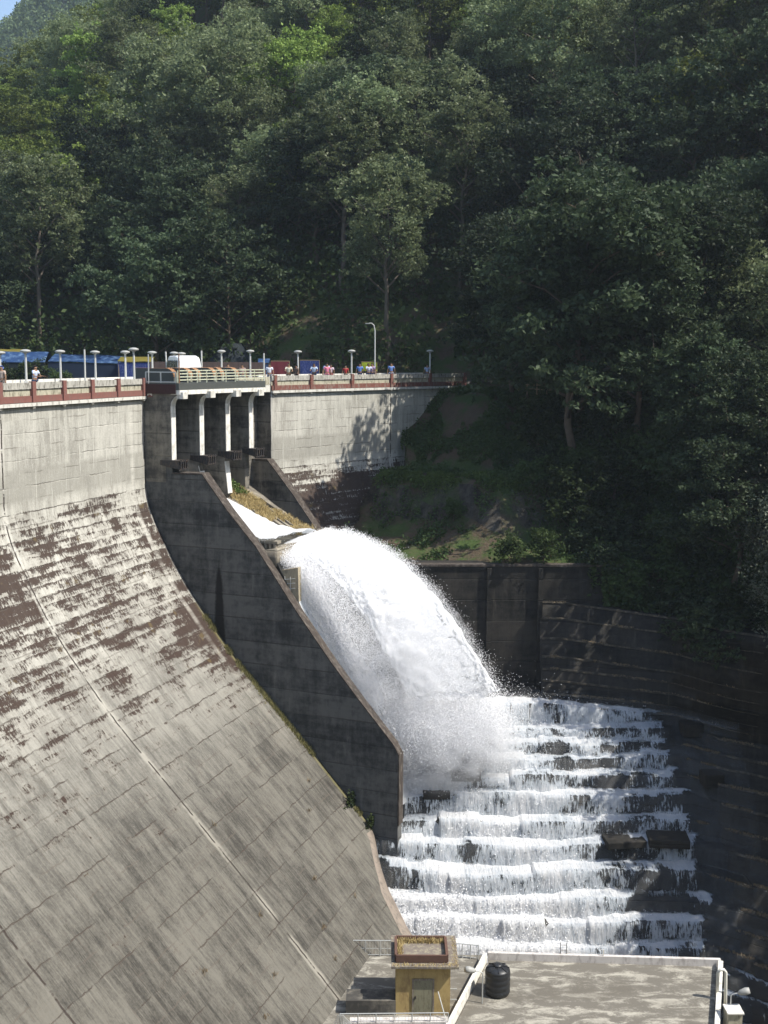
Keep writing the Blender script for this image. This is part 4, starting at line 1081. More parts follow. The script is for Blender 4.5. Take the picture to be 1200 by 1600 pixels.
# curved hoods over the gate gear
HL = ['largest dark hood over the gate gear, nearest on the platform', 'second gate hood from the near end, with rust curved edge', 'third gate hood, close behind the second one', 'fourth gate hood, at the middle of the platform', 'fifth gate hood from the near end, rust edged', 'last small gate hood at the far end of the platform']
for k, (s, wd) in enumerate([(19.75, .42), (21.7, .42), (22.75, .42), (24.75, .42), (25.7, .42), (27.5, .42)]):
    hd = thing('gate_hood', HL[k], 'gate hood', tuple(W(s, 1.3, -1.9)), 'rusty curved hoods on the gate platform')
    ob = -1.1 if k == 0 else .2
    pf = [(ob, -1.88), (2.1, -1.88), (2.1, -1.50)] + [(2.1 - .62 * (1 - math.cos(t)), -1.50 + .56 * math.sin(t)) for t in np.linspace(.2, math.pi / 2, 6)] + [(ob, -.94)]
    wall_prism(pf, s, s + wd, 'side_panels', M['darksheet'], hd)
    mb = MB(); seq = pf[2:]
    for (o0, z0), (o1, z1) in zip(seq, seq[1:]):
        mb.hexa([W(s - .03, o0 - .02, z0), W(s - .03, o0 + .03, z0), W(s + wd + .03, o0 + .03, z0), W(s + wd + .03, o0 - .02, z0),
                 W(s - .03, o1 - .02, z1 + .03), W(s - .03, o1 + .03, z1 + .03), W(s + wd + .03, o1 + .03, z1 + .03), W(s + wd + .03, o1 - .02, z1 + .03)])
    mb.build('curved_cover', M['rust'], hd)
    mb = MB()
    for o_ in (1.95, 2.12): mb.bar(W(s + .5 * wd, o_, -1.88), W(s + .5 * wd, o_, -1.25), .12)
    mb.build('frame', M['railpaint'], hd)

# lamps
lamp = thing('street_lamp', 'x', 'street lamp')
mb = MB(); mb.tube([(0, 0, 0), (0, 0, 2.5)], [.075, .06], 8); mb.build('pole', M['pole'], lamp)
mb = MB(); mb.lathe([(.05, 2.42), (.10, 2.50), (.16, 2.53)], (0, 0, 0), 14); mb.build('neck', M['grey'], lamp, smooth=True)
mb = MB(); mb.lathe([(.16, 2.53), (.29, 2.57), (.32, 2.63), (.28, 2.69), (.14, 2.74), (.03, 2.75)], (0, 0, 0), 18); mb.build('lamp_shade', M['lamphead'], lamp, smooth=True)
mb = MB(); mb.box((0, 0, .35), (.24, .24, .7)); mb.build('base', M['white'], lamp)
GL = 'mushroom lamps along the dam crest'
LAMPS = [(10.35, -4.6, 'mushroom lamp post cut by the left photo edge'), (12.95, -4.6, 'lamp post rising beside the man in the red shirt'), (16.6, -4.6, 'lamp post in front of the blue tarpaulin shelter, third from the left'),
         (20.25, -4.6, 'lamp post before the dark middle of the blue shelter'), (23.45, -4.6, 'lamp post in front of the yellow and blue stall'), (18.9, -.45, 'tall near lamp post at the end of the left parapet'),
         (26.35, -4.6, 'lamp post between the near parapet end and the white van'), (29.6, -5.4, 'lamp head showing just above the white van roof, left one'), (30.4, -5.4, 'lamp head showing just above the white van roof, right one'),
         (33.95, -4.6, 'lamp post right of the white van against the dark tent'), (37.15, -4.6, 'lamp post at the far end of the gate platform'), (39.9, -1.9, 'lamp post between the maroon and the blue cloth on the far crest'),
         (46.6, -1.9, 'lamp post in the middle of the far crest, in front of dark trees'), (57.4, -1.9, 'last lamp post, at the far right end of the crest')]
for i, (s, o, lb) in enumerate(LAMPS):
    p = W(s, o, -2.42); hs = (np.array([.15, .27, .26, .24, .26, .44, .24, .21, .17, .38, .41, .39, .49, .57])[i] + 2.42) / 2.75
    if i == 0: lamp.location = p; lamp['label'] = lb; lamp['group'] = GL; lamp.scale = (1.08, 1.08, hs)
    else: dup(lamp, p, 0, (1.08, 1.08, float(hs)), lb, GL)
for s, o, zt, lb in ((19.15, -4.6, .3, 'bare white pole without a lamp in front of the blue shelter'), (28.0, -4.6, .2, 'leaning white pole close left of the white van'), (31.1, -4.0, .3, 'bare white pole right of the white van'), (33.4, .3, .12, 'white pole beside the lamp at the far platform end')):
    b = W(s, o, -2.4); mb = MB(); lean = -.12 if 'leaning' in lb else 0
    mb.tube([b, (b.x + lean, b.y, zt)], .06, 7); pl_ = thing('bare_pole', lb, 'pole', tuple(b)); mb.build('shaft', M['pole'], pl_)
    mb = MB(); mb.tube([(b.x + lean, b.y, zt), (b.x + lean, b.y, zt + .18)], .035, 6); mb.build('spike', M['steel'], pl_)
tl = thing('tall_lamp', 'tall thin street lamp with a curved arm rising above the far crest', 'street lamp', (-.95, 112, -2.6))
mb = MB(); mb.tube([(-.95, 112, -2.6), (-.95, 112, 2.3), (-1.05, 112, 2.85), (-1.3, 112, 3.05), (-1.5, 112, 3.05)], [.08, .06, .05, .04, .04], 7); mb.build('pole', M['pole'], tl)
mb = MB(); mb.box((-1.65, 112, 3.02), (.45, .16, .09)); mb.build('lamp_head', M['lamphead'], tl)

# white van
van = thing('white_van', 'white rounded van parked behind the gate platform', 'van', tuple(W(27.9, -3.0, -2.42)), rz=0)
vp = W(27.9, -3.0, -2.4); va = R0 = math.radians(-64)
ex = Vector((math.cos(va), math.sin(va), 0)); ey = Vector((math.sin(va), -math.cos(va), 0)); ez = Vector((0, 0, 1))
def vv(x, y, z): return vp + ex * x * .92 + ey * y * .95 + ez * z
side = [(-1.9, .35), (-1.95, 1.0), (-1.75, 1.35), (-1.45, 2.05), (-1.1, 2.28), (.9, 2.32), (1.6, 2.2), (1.9, 1.9), (1.95, .9), (1.9, .35)]
M['carwhite'] = simple('white_car_paint', (.80, .80, .78), .25, .03, 2.0, spec=.5)
M['glass'] = simple('dark_car_glass', (.03, .035, .04), .1, .1, 2.0, spec=.6)
mb = MB(); n = len(side); ring = []
for y, sc_ in ((-1.0, .93), (-.85, 1.0), (.85, 1.0), (1.0, .93)):
    for x, z in side: mb.v.append(tuple(vv(x * (1 if z < 1.2 else sc_), y * (1 if z < 1.3 else .88), .35 + (z - .35) * (1 if abs(y) < .9 else .97))))
for r in range(3):
    for k in range(n): mb.face((r * n + k, r * n + (k + 1) % n, (r + 1) * n + (k + 1) % n, (r + 1) * n + k))
mb.face(list(range(n))[::-1]); mb.face(range(3 * n, 4 * n)); mb.build('body', M['carwhite'], van, bevel=.05)
for sy in (-1, 1):
    for x in (-1.25, 1.2):
        mb = MB(); mb.tube([vv(x, sy * .80, .33), vv(x, sy * 1.0, .33)], .33, 16); mb.build('wheel', M['pvc'], van)
    for xa, xb in ((-1.35, -.75), (-.6, .15), (.3, 1.0), (1.1, 1.6)):
        mb = MB(); mb.prism([vv(xa, sy * .985, 1.35), vv(xb, sy * .985, 1.35), vv(xb - .04, sy * .93, 1.95), vv(xa + .08, sy * .93, 1.95)], ey * .02 * sy); mb.build('window', M['glass'], van)
mb = MB(); mb.prism([vv(-1.80, -.72, 1.38), vv(-1.80, .72, 1.38), vv(-1.53, .66, 2.0), vv(-1.53, -.66, 2.0)], -ex * .03); mb.build('windscreen', M['glass'], van)
for y in (-.7, .7):
    mb = MB(); mb.tube([vv(-1.93, y, .85), vv(-1.99, y, .85)], .12, 12); mb.build('headlight', M['cream'], van)

# people -----------------------------------------------------------
def skin_mesh(name, verts, edges, radii, sub=1):
    me = bpy.data.meshes.new(name + '_t'); me.from_pydata(verts, edges, []); o = bpy.data.objects.new(name + '_t', me); C.objects.link(o)
    md = o.modifiers.new('s', 'SKIN')
    for v, r in zip(me.skin_vertices[0].data, radii): v.radius = (r, r) if not isinstance(r, tuple) else r
    me.skin_vertices[0].data[0].use_root = True
    o.modifiers.new('u', 'SUBSURF').levels = sub
    dg = bpy.context.evaluated_depsgraph_get(); dg.update()
    res = bpy.data.meshes.new_from_object(o.evaluated_get(dg)); bpy.data.objects.remove(o)
    res.polygons.foreach_set('use_smooth', [True] * len(res.polygons)); res.name = name
    return res
def person_meshes(pose):
    la, ra = {'stand': ((.25, .02, 1.02), (.26, .02, 1.02)), 'lean': ((.26, .10, 1.04), (.26, .10, 1.04)), 'point': ((.25, .03, 1.03), (.30, .22, 1.16))}[pose]
    lh, rh = {'stand': ((.27, .06, .80), (.28, .05, .80)), 'lean': ((.20, .32, 1.02), (.20, .32, 1.02)), 'point': ((.26, .10, .82), (.24, .46, 1.28))}[pose]
    ty = .06 if pose == 'lean' else 0
    v = [(0, 0, .86), (0, ty * .4, 1.02), (0, ty, 1.2), (0, ty, 1.31), (0, ty + .01, 1.385), (0, ty + .02, 1.45), (0, ty + .02, 1.53)]
    r = [(.135, .10), (.115, .085), (.145, .095), (.12, .085), .048, (.068, .082), (.06, .072)]
    e = [(i, i + 1) for i in range(6)]
    v.append((0, ty + .105, 1.455)); r.append(.013); e.append((5, 7))           # nose
    for sg in (-1, 1): v.append((sg * .082, ty + .01, 1.455)); r.append(.014); e.append((5, len(v) - 1))   # ears
    arms = []
    for sg, el, ha in ((-1, la, lh), (1, ra, rh)):
        i = len(v); hx = Vector((sg * ha[0], ha[1] + ty, ha[2])); ex_ = Vector((sg * el[0], el[1] + ty, el[2])); d = (hx - ex_).normalized()
        v += [(sg * .17, ty, 1.30), tuple(ex_), tuple(hx), tuple(hx + d * .08)]; r += [.052, .038, .026, (.036, .020)]
        e += [(3, i), (i, i + 1), (i + 1, i + 2), (i + 2, i + 3)]; arms.append((v[i], v[i + 1]))
        sidev = d.cross(Vector((0, 1, 0))); sidev = sidev.normalized() if sidev.length > .1 else Vector((1, 0, 0))
        for k, (of, ln) in enumerate(((-.027, .060), (-.009, .072), (.010, .068), (.028, .052))):
            j = len(v); b = hx + d * .09 + sidev * of
            v += [tuple(b), tuple(b + d * ln * .55 + Vector((0, .004, 0))), tuple(b + d * ln + Vector((0, .014, -.004)))]; r += [.010, .0085, .007]; e += [(i + 3, j), (j, j + 1), (j + 1, j + 2)]
        j = len(v); b = hx + d * .03 + Vector((0, .03, 0)); v += [tuple(b), tuple(b + d * .035 + Vector((0, .022, 0)))]; r += [.011, .009]; e += [(i + 2, j), (j, j + 1)]
    legs = []
    for sg in (-1, 1):
        i = len(v); fwd = .05 if sg > 0 else -.03
        v += [(sg * .095, 0, .80), (sg * .105, .02 + fwd * .5, .45), (sg * .11, fwd, .09), (sg * .12, fwd + .12, .035)]; r += [.082, .056, .040, (.042, .028)]
        e += [(0, i), (i, i + 1), (i + 1, i + 2), (i + 2, i + 3)]; legs.append([v[i], v[i + 1], v[i + 2]])
    body = skin_mesh('body', v, e, r)
    sv = [v[0], v[1], v[2], v[3]]; sr = [(.15, .115), (.135, .10), (.165, .112), (.135, .10)]; se = [(0, 1), (1, 2), (2, 3)]
    for a_, b_ in arms:
        i = len(sv); m_ = tuple((Vector(a_) * .35 + Vector(b_) * .65)); sv += [a_, m_]; sr += [.068, .058]; se += [(3, i), (i, i + 1)]
    shirt = skin_mesh('shirt', sv, se, sr)
    tv = [(0, 0, .90)]; tr_ = [(.145, .112)]; te_ = []
    for lg in legs:
        i = len(tv); tv += [lg[0], lg[1], (lg[2][0], lg[2][1], .13)]; tr_ += [.100, .075, .062]; te_ += [(0, i), (i, i + 1), (i + 1, i + 2)]
    trou = skin_mesh('trousers', tv, te_, tr_)
    hair = skin_mesh('hair', [(0, ty - .015, 1.50), (0, ty - .01, 1.565), (0, ty + .035, 1.575), (0, ty - .055, 1.46)], [(0, 1), (1, 2), (0, 3)], [(.074, .078), .055, .040, .050])
    return body, shirt, trou, hair
POSE = {p: person_meshes(p) for p in ('stand', 'lean', 'point')}
SK = [simple('skin_tone_%d' % k, c, .6, .06, 8.0) for k, c in enumerate([(.26, .15, .09), (.20, .11, .065)])]
M['hair'] = simple('black_hair', (.012, .010, .009), .5, .2, 20.0)
CM = {}
def cloth(c):
    if c not in CM: CM[c] = simple('cloth_%d' % len(CM), c, .9, .10, 6.0)
    return CM[c]
def person(s, o, rz, pose, shirt, trou, label, zf=-2.42, sc=1.0, hat=None):
    b = W(s, o, zf); t = thing('person', label, 'person', tuple(b), 'people on the dam crest', rz); t.scale = (sc * 1.2, sc * 1.2, sc * 1.08)
    me = POSE[pose]
    for nm, m, mt in (('body', me[0], SK[int(s * 7) % 2]), ('shirt', me[1], cloth(shirt)), ('trousers', me[2], cloth(trou)), ('hair', me[3], M['hair'] if hat is None else cloth(hat))):
        ob = link(bpy.data.objects.new(nm, m.copy()), t); ob.data.materials.clear(); ob.data.materials.append(mt)
R_ = math.radians
blk_ = (.03, .03, .04); jn = (.04, .06, .12)
person(6.3, -1.5, R_(160), 'stand', (.45, .36, .30), (.35, .30, .26), 'person in beige shirt and blue cap at the left photo edge', hat=(.08, .12, .30))
person(8.35, -.75, R_(250), 'lean', (.55, .62, .78), jn, 'person in pale blue shirt leaning at the near parapet')
person(8.95, -1.1, R_(100), 'stand', (.55, .04, .04), blk_, 'person in bright red shirt beside the one in pale blue')
person(32.3, -2.4, R_(200), 'stand', (.14, .20, .28), blk_, 'person with dark head behind the gate hoods at the far platform end')
person(33.5, -2.0, R_(180), 'stand', (.30, .22, .20), jn, 'person in brownish top behind the far end of the platform railing', sc=.96)
person(35.45, -.9, R_(180), 'stand', (.66, .68, .74), (.30, .30, .34), 'person in white shirt standing in front of the small blue tarpaulin')
person(38.05, -1.2, R_(190), 'lean', (.68, .64, .50), (.20, .16, .12), 'person in cream shirt beside the maroon cloth')
person(38.75, -1.0, R_(140), 'stand', (.14, .10, .08), blk_, 'person in dark brown next to the lamp post left of the blue cloth', sc=.93)
person(41.0, -1.1, R_(180), 'lean', (.50, .60, .76), jn, 'person in light blue shirt in front of the patterned blue cloth')
person(42.6, -1.1, R_(200), 'stand', (.70, .22, .32), (.60, .20, .28), 'person in pink clothes right of the blue cloth')
person(43.3, -1.3, R_(170), 'point', (.68, .55, .60), (.55, .12, .16), 'person in pink and white, second of the pair right of the blue cloth', sc=.95)
person(43.75, -2.2, R_(180), 'stand', (.35, .48, .70), jn, 'person in blue standing behind the pink pair', sc=1.04)
person(45.5, -1.6, R_(180), 'stand', (.38, .04, .04), blk_, 'person in dark red top left of the middle lamp post', sc=.9)
person(47.35, -1.6, R_(180), 'stand', (.12, .22, .55), jn, 'person in deep blue, leftmost of the group before the green banner')
person(47.9, -1.1, R_(210), 'lean', (.55, .60, .75), jn, 'person in pale blue, second of the group before the green banner')
person(48.6, -1.3, R_(170), 'stand', (.40, .30, .48), (.10, .08, .14), 'person in violet, third of the group before the green banner')
person(49.3, -1.8, R_(180), 'stand', (.10, .09, .11), blk_, 'person in black, last of the group before the green banner', sc=.95)
person(50.9, -1.0, R_(180), 'stand', (.22, .35, .70), (.45, .50, .62), 'person in blue and white standing alone right of the tall thin lamp', sc=1.02)
person(56.3, -1.3, R_(180), 'stand', (.28, .34, .48), jn, 'person in grey blue beside the last lamp post', sc=.93)

# stalls on the far bank road ------------------------------------------------------------
M['tarpblue'] = simple('blue_tarpaulin', (.018, .045, .12), .4, .35, .8, spec=.4, grime=(.10, .17, .28))
M['tarpshade'] = simple('dull_blue_cloth', (.012, .022, .045), .8, .35, 1.2)
M['tarpyellow'] = simple('yellow_tarpaulin', (.15, .125, .025), .5, .25, 1.2, spec=.4)
M['tarpdark'] = simple('dark_tent_cloth', (.016, .022, .026), .7, .3, 1.0)
M['clothmaroon'] = simple('maroon_cloth', (.16, .03, .04), .8, .5, 9.0)
M['clothblue'] = simple('patterned_blue_cloth', (.015, .03, .15), .8, .5, 9.0, grime=(.12, .15, .28))
M['bannergreen'] = simple('yellow_green_banner', (.42, .48, .03), .8, .15, 5.0, grime=(.15, .2, .04))
M['wood'] = simple('bamboo', (.25, .19, .11), .9, .2, 5.0)
M['brownfence'] = simple('brown_fence_board', (.11, .075, .065), .9, .25, 3.0)
def stall(name, label, x0, x1, y, ztop, zeave, mat, dep=3.5, cloth_mat=None, zb=-2.9, ridge=.5, slant=0.0, hip=0.0):
    t = thing(name, label, 'stall', (.5 * (x0 + x1), y, zb))
    nx_, ny_ = max(6, int((x1 - x0) * 2)), 8
    xs = np.linspace(x0, x1, nx_); ys = np.linspace(0, 1, ny_); XX, YY = np.meshgrid(xs, ys, indexing='ij')
    zz = zeave + (ztop - zeave) * (1 - np.abs(YY - ridge) / max(ridge, 1 - ridge)) + .22 * (fbm(XX * .9, YY * 3, 3, int(abs(x0) * 7)) - .5) + slant * (XX - x0)
    mid_ = .5 * (x0 + x1); XX = mid_ + (XX - mid_) * (1 - hip * (1 - np.abs(YY - ridge) / max(ridge, 1 - ridge)))
    V1 = np.stack([XX, y + YY * dep, zz], -1).reshape(-1, 3); V2 = V1 - np.array([0, 0, .05])
    np_mesh('roof', np.concatenate([V1, V2]), np.concatenate([grid_faces(nx_, ny_), grid_faces(nx_, ny_)[:, ::-1] + len(V1)]), M[mat], t, smooth=True)
    for x in (x0 + .1, x1 - .1):
        for yy_ in (y + .1, y + dep - .1): mb = MB(); mb.tube([(x, yy_, zb - .4), (x, yy_, zeave)], .05, 6); mb.build('pole', M['wood'], t)
    if cloth_mat:
        YZ = np.linspace(0, 1, 6); XX, ZZ = np.meshgrid(xs, YZ, indexing='ij')
        V1 = np.stack([XX, y + .05 + .12 * np.sin(XX * 6) * (1 - ZZ), zb + (zeave - .1 - zb + slant * (XX - x0)) * ZZ], -1).reshape(-1, 3); V2 = V1 + np.array([0, .04, 0])
        np_mesh('side_cloth', np.concatenate([V1, V2]), np.concatenate([grid_faces(nx_, 6), grid_faces(nx_, 6)[:, ::-1] + len(V1)]), M[cloth_mat], t, smooth=True)
    return t
stall('market_stall', 'stall roofed with yellow and pale sheets at the left photo edge', -43.5, -38.8, 124, .55, -.3, 'tarpyellow', cloth_mat='tarpdark')
stall('market_stall', 'stall with low rumpled blue tarpaulin left of the long blue shelter', -40.5, -35.2, 121, .35, -.9, 'tarpblue', cloth_mat='tarpdark')
stall('tarpaulin_shelter', 'long shelter under shiny blue tarpaulin behind the near parapet', -34.6, -26.9, 120, .05, -.75, 'tarpblue', 5, 'tarpshade', ridge=.6, slant=-.03)
stall('market_stall', 'stall with yellow tarpaulin roof over blue cloth at the end of the blue shelter', -27.0, -23.6, 118, -.2, -.75, 'tarpyellow', cloth_mat='clothblue')
stall('dark_tent', 'dark grey peaked tent behind the lamp right of the white van', -19.2, -13.6, 124, 1.6, -1.2, 'tarpdark', 5, 'tarpdark', hip=.8)
stall('small_tarpaulin', 'small bright blue tarpaulin just right of the gate platform', -12.4, -11.3, 114, -.35, -.75, 'tarpblue', 2, 'tarpblue')
def hanging(name, label, cat, x0, x1, y, z0, z1, mat):
    t = thing(name, label, cat, (.5 * (x0 + x1), y, -3)); nx_ = max(8, int((x1 - x0) * 5)); xs = np.linspace(x0, x1, nx_)
    XX, ZZ = np.meshgrid(xs, np.linspace(z0, z1, 5), indexing='ij')
    V1 = np.stack([XX, y + .07 * np.sin(XX * 8) * (1 - (ZZ - z0) / (z1 - z0)), ZZ], -1).reshape(-1, 3); V2 = V1 + np.array([0, .03, 0])
    np_mesh('cloth', np.concatenate([V1, V2]), np.concatenate([grid_faces(nx_, 5), grid_faces(nx_, 5)[:, ::-1] + len(V1)]), M[mat], t, smooth=True)
    for x in (x0, x1): mb = MB(); mb.tube([(x, y + .1, -3.1), (x, y + .1, z1 + .08)], .04, 6); mb.build('pole', M['wood'], t)
    mb = MB(); mb.tube([(x0, y + .1, z1 + .04), (x1, y + .1, z1 + .04)], .03, 5); mb.build('cross_pole', M['wood'], t)
    return t
hanging('hanging_cloth', 'maroon patterned cloth hung between poles on the far bank', 'cloth display', -11.2, -9.4, 115, -2.3, -.65, 'clothmaroon')
hanging('hanging_cloth', 'bright blue patterned cloth hung between poles on the far bank', 'cloth display', -8.35, -6.45, 115, -2.3, -.55, 'clothblue')
hanging('banner', 'yellow green banner behind the group on the far crest', 'banner', -2.25, -.75, 114, -1.5, -.68, 'bannergreen')
bf = thing('board_fence', 'brown board fence behind the gate platform and the van', 'fence', (-20, 112, -3))
mb = MB()
for k in range(22):
    x = -22.3 + k * .5; mb.box((x, 112, -1.85), (.47, .05, 2.3))
mb.build('boards', M['brownfence'], bf); mb = MB(); mb.box((-17, 112.06, -.85), (11.2, .08, .1)); mb.build('top_beam', M['brownfence'], bf)

# path fence and steps on the right bank
fe = thing('wooden_fence', 'low rustic wooden fence on the shaded bank right of the dam', 'fence', (14, 101, -3))
mb = MB()
for k in range(7):
    a_ = Vector((12.4 + .75 * k, 101.4 - .75 * k, -3.3)); mb = MB(); mb.tube([a_, a_ + Vector((0, 0, 1.0))], .05, 6); mb.build('post', M['wood'], fe)
for z in (-2.45, -2.8): mb = MB(); mb.tube([(12.3, 101.4, z), (14.6, 99.0, z - .05), (17.0, 96.8, z - .02)], .045, 6); mb.build('rail', M['wood'], fe)
stp = thing('bank_stairway', 'pale stone steps on the path high on the right bank', 'steps', (23, 97, -5))
mb = MB()
for k in range(7): mb.box((21.3 + .75 * k, 98.2 - .55 * k, -4.75 - .13 * k), (.85, 2.0, .22), -.63)
M['stone'] = simple('path_stone', (.16, .135, .10), .9, .2, 3.0); mb.build('treads', M['stone'], stp)
# ------------------------------------------------------------------ trees
def leaf_mat(name, dark, light, gloss=.6, spec=.18, trans=.3):
    g = Mat(name); p = g.obj(); oi = g.n('ObjectInfo').outputs['Random']
    n1 = g.noise(p, .45, 3, .5); n2 = g.n('TexNoise', {'Vector': p, 'Scale': 3.5, 'Detail': 4, 'Roughness': .8}).outputs[0]
    f = g.add(g.mul(n1, .55), g.mul(n2, .55)); f = g.add(f, g.mul(g.sub(oi, .5), .30))
    col = g.mix(g.step(f, .30, .80), dark, light)
    hsv = g.n('HueSaturation', {'Hue': g.add(.5, g.mul(g.sub(oi, .5), .05)), 'Saturation': 1.0, 'Value': g.add(.85, g.mul(oi, .3)), 'Color': col}).outputs[0]
    b = g.bsdf(hsv, gloss, spec); t = g.n('BsdfTranslucent', {'Color': hsv}).outputs[0]
    return g.done(g.n('MixShader', {0: trans, 1: b, 2: t}).outputs[0])
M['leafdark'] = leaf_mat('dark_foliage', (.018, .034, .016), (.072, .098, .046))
M['leafgrey'] = leaf_mat('silvery_foliage', (.058, .084, .034), (.225, .258, .128), .5, .22, .38)
M['leafyel'] = leaf_mat('yellow_green_foliage', (.065, .100, .018), (.235, .29, .065))
M['leafscrub'] = leaf_mat('scrub_foliage', (.018, .036, .012), (.075, .105, .032))
M['leafpale'] = leaf_mat('pale_wispy_foliage', (.045, .055, .032), (.13, .14, .09), .5, .3)
M['bark'] = simple('brown_bark', (.10, .075, .055), .95, .35, 3.0)
M['palebark'] = simple('pale_bark', (.13, .11, .085), .9, .3, 2.5, grime=(.12, .09, .07))

def make_tree(name, cat, seed, H, R, nleaf, leaf, mat, bark, style, clear=.35):
    """tapered trunk with limbs; leaves gathered in sprays on the twig ends"""
    rs = np.random.default_rng(seed)
    t = thing(name, 'x', cat)
    mb = MB(); tips = []
    pts = [Vector((0, 0, -1.5))]; lean = rs.normal(size=2) * .04
    nseg = 9
    for k in range(1, nseg + 1):
        z = H * .82 * k / nseg; pts.append(Vector((lean[0] * z + rs.normal() * .018 * H * .5, lean[1] * z + rs.normal() * .018 * H * .5, z)))
    r0 = .0125 * H + .05
    mb.tube(pts, [r0 * (1 - .82 * k / nseg) for k in range(nseg + 1)], 8)
    nl = {'dome': 20, 'tall': 20, 'layer': 15, 'bush': 16, 'wisp': 22}[style]
    for i in range(nl):
        f = clear + (1 - clear) * (i + .5) / nl
        k = min(nseg - 1, int(f * nseg)); b = pts[k].lerp(pts[k + 1], f * nseg - k) if k < nseg else pts[-1]
        az = i * 2.4 + rs.normal() * .4
        rel = (f - clear) / (1 - clear)
        reach = R * {'dome': math.sqrt(max(.12, 1 - (rel * 1.02 - .25) ** 2 * 1.1)), 'tall': .55 + .45 * math.sin(math.pi * min(1, rel * .9 + .1)), 'layer': .95 - .45 * rel, 'bush': .9 - .3 * rel, 'wisp': .9 - .25 * rel}[style] * rs.uniform(.65, 1.08)
        rise = {'dome': .45, 'tall': .75, 'layer': .22, 'bush': .8, 'wisp': .9}[style] * reach * rs.uniform(.6, 1.3)
        e = b + Vector((math.cos(az) * reach, math.sin(az) * reach, rise))
        m = b.lerp(e, .5) + Vector((rs.normal() * .06 * R, rs.normal() * .06 * R, rise * .12))
        rr = r0 * (.42 - .25 * rel)
        mb.tube([b, m, e], [rr, rr * .6, rr * .22], 5); tips.append((e, 1.0)); tips.append((m.lerp(e, .5), .8))
        for j in range(4):
            q = m.lerp(e, rs.uniform(0, .9)); d = Vector((rs.normal(), rs.normal(), rs.normal() * .45 + .25)).normalized() * R * rs.uniform(.18, .38)
            mb.tube([q, q + d * .6 + Vector((0, 0, .05 * R)), q + d], [rr * .35, rr * .22, rr * .1], 4, False); tips.append((q + d, .85))
    tips.append((pts[-1], 1.1)); tips.append((pts[-1] + Vector((0, 0, H * .1)), .9))
    mb.build('trunk', M[bark], t, smooth=True)
    tp = np.array([list(p) for p, w in tips]); tw_ = np.array([w for p, w in tips])
    # each tip carries several small sprays
    cr = {'dome': (.20, .13), 'tall': (.20, .17), 'layer': (.24, .055), 'bush': (.26, .2), 'wisp': (.20, .22)}[style]
    nsp = 7
    sc_ = np.repeat(tp, nsp, 0) + rs.normal(size=(len(tp) * nsp, 3)) * np.array([cr[0], cr[0], cr[1]]) * R * .62
    idx = rs.integers(0, len(sc_), nleaf)
    rad = R * .085 * rs.uniform(.6, 1.5, len(sc_))[idx]
    g_ = rs.normal(size=(nleaf, 3)); g_ /= np.linalg.norm(g_, axis=1, keepdims=True); g_ *= rs.uniform(.2, 1.15, (nleaf, 1)) ** .7
    c = sc_[idx] + g_ * rad[:, None] * np.array([1.1, 1.1, .62])
    if style == 'wisp': c += g_ * np.array([.3, .3, 1.6]) * rad[:, None]
    V, F = quads(c, rs.uniform(.6, 1.25, nleaf) * leaf, .55, 1.7, rs)
    np_mesh('crown', V, F, M[mat], t)
    return t
T = {}
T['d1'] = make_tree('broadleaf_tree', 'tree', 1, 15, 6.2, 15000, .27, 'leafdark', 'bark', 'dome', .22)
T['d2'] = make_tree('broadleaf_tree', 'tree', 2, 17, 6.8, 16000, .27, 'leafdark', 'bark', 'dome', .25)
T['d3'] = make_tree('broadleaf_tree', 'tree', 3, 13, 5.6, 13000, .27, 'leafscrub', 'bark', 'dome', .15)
T['g1'] = make_tree('silver_leaved_tree', 'tree', 4, 19, 5.6, 17000, .22, 'leafgrey', 'palebark', 'tall', .30)
T['g2'] = make_tree('silver_leaved_tree', 'tree', 5, 17, 6.6, 18000, .22, 'leafgrey', 'palebark', 'dome', .28)
T['g3'] = make_tree('silver_leaved_tree', 'tree', 6, 21, 5.2, 16000, .22, 'leafgrey', 'palebark', 'tall', .38)
T['y1'] = make_tree('feathery_tree', 'tree', 7, 14, 6.0, 12000, .24, 'leafyel', 'bark', 'layer', .35)
T['y2'] = make_tree('feathery_tree', 'tree', 8, 16, 5.2, 11000, .24, 'leafyel', 'bark', 'layer', .30)
T['b1'] = make_tree('bush', 'bush', 9, 4.2, 2.6, 5000, .20, 'leafscrub', 'bark', 'bush', .05)
T['b2'] = make_tree('bush', 'bush', 10, 3.2, 2.3, 4000, .20, 'leafdark', 'bark', 'bush', .05)
T['w1'] = make_tree('wispy_tree', 'tree', 11, 13, 4.8, 9000, .15, 'leafpale', 'palebark', 'wisp', .10)
T['big'] = make_tree('broad_crowned_tree', 'tree', 12, 24, 11.5, 42000, .28, 'leafgrey', 'palebark', 'dome', .25)
used = {}
def put(kind, x, y, rz, sc, label, group=None, dz=0.0, z=None):
    zt = float(terrain(np.array([x]), np.array([y]))[0]) if z is None else z
    if kind not in used:
        used[kind] = 1; o = T[kind]; o.location = (x, y, zt + dz); o.rotation_euler = (0, 0, rz); o.scale = (sc,) * 3; o['label'] = label
        if group: o['group'] = group
        return o
    o = dup(T[kind], (x, y, zt + dz), rz, sc, label)
    if group: o['group'] = group
    elif 'group' in o: del o['group']
    return o
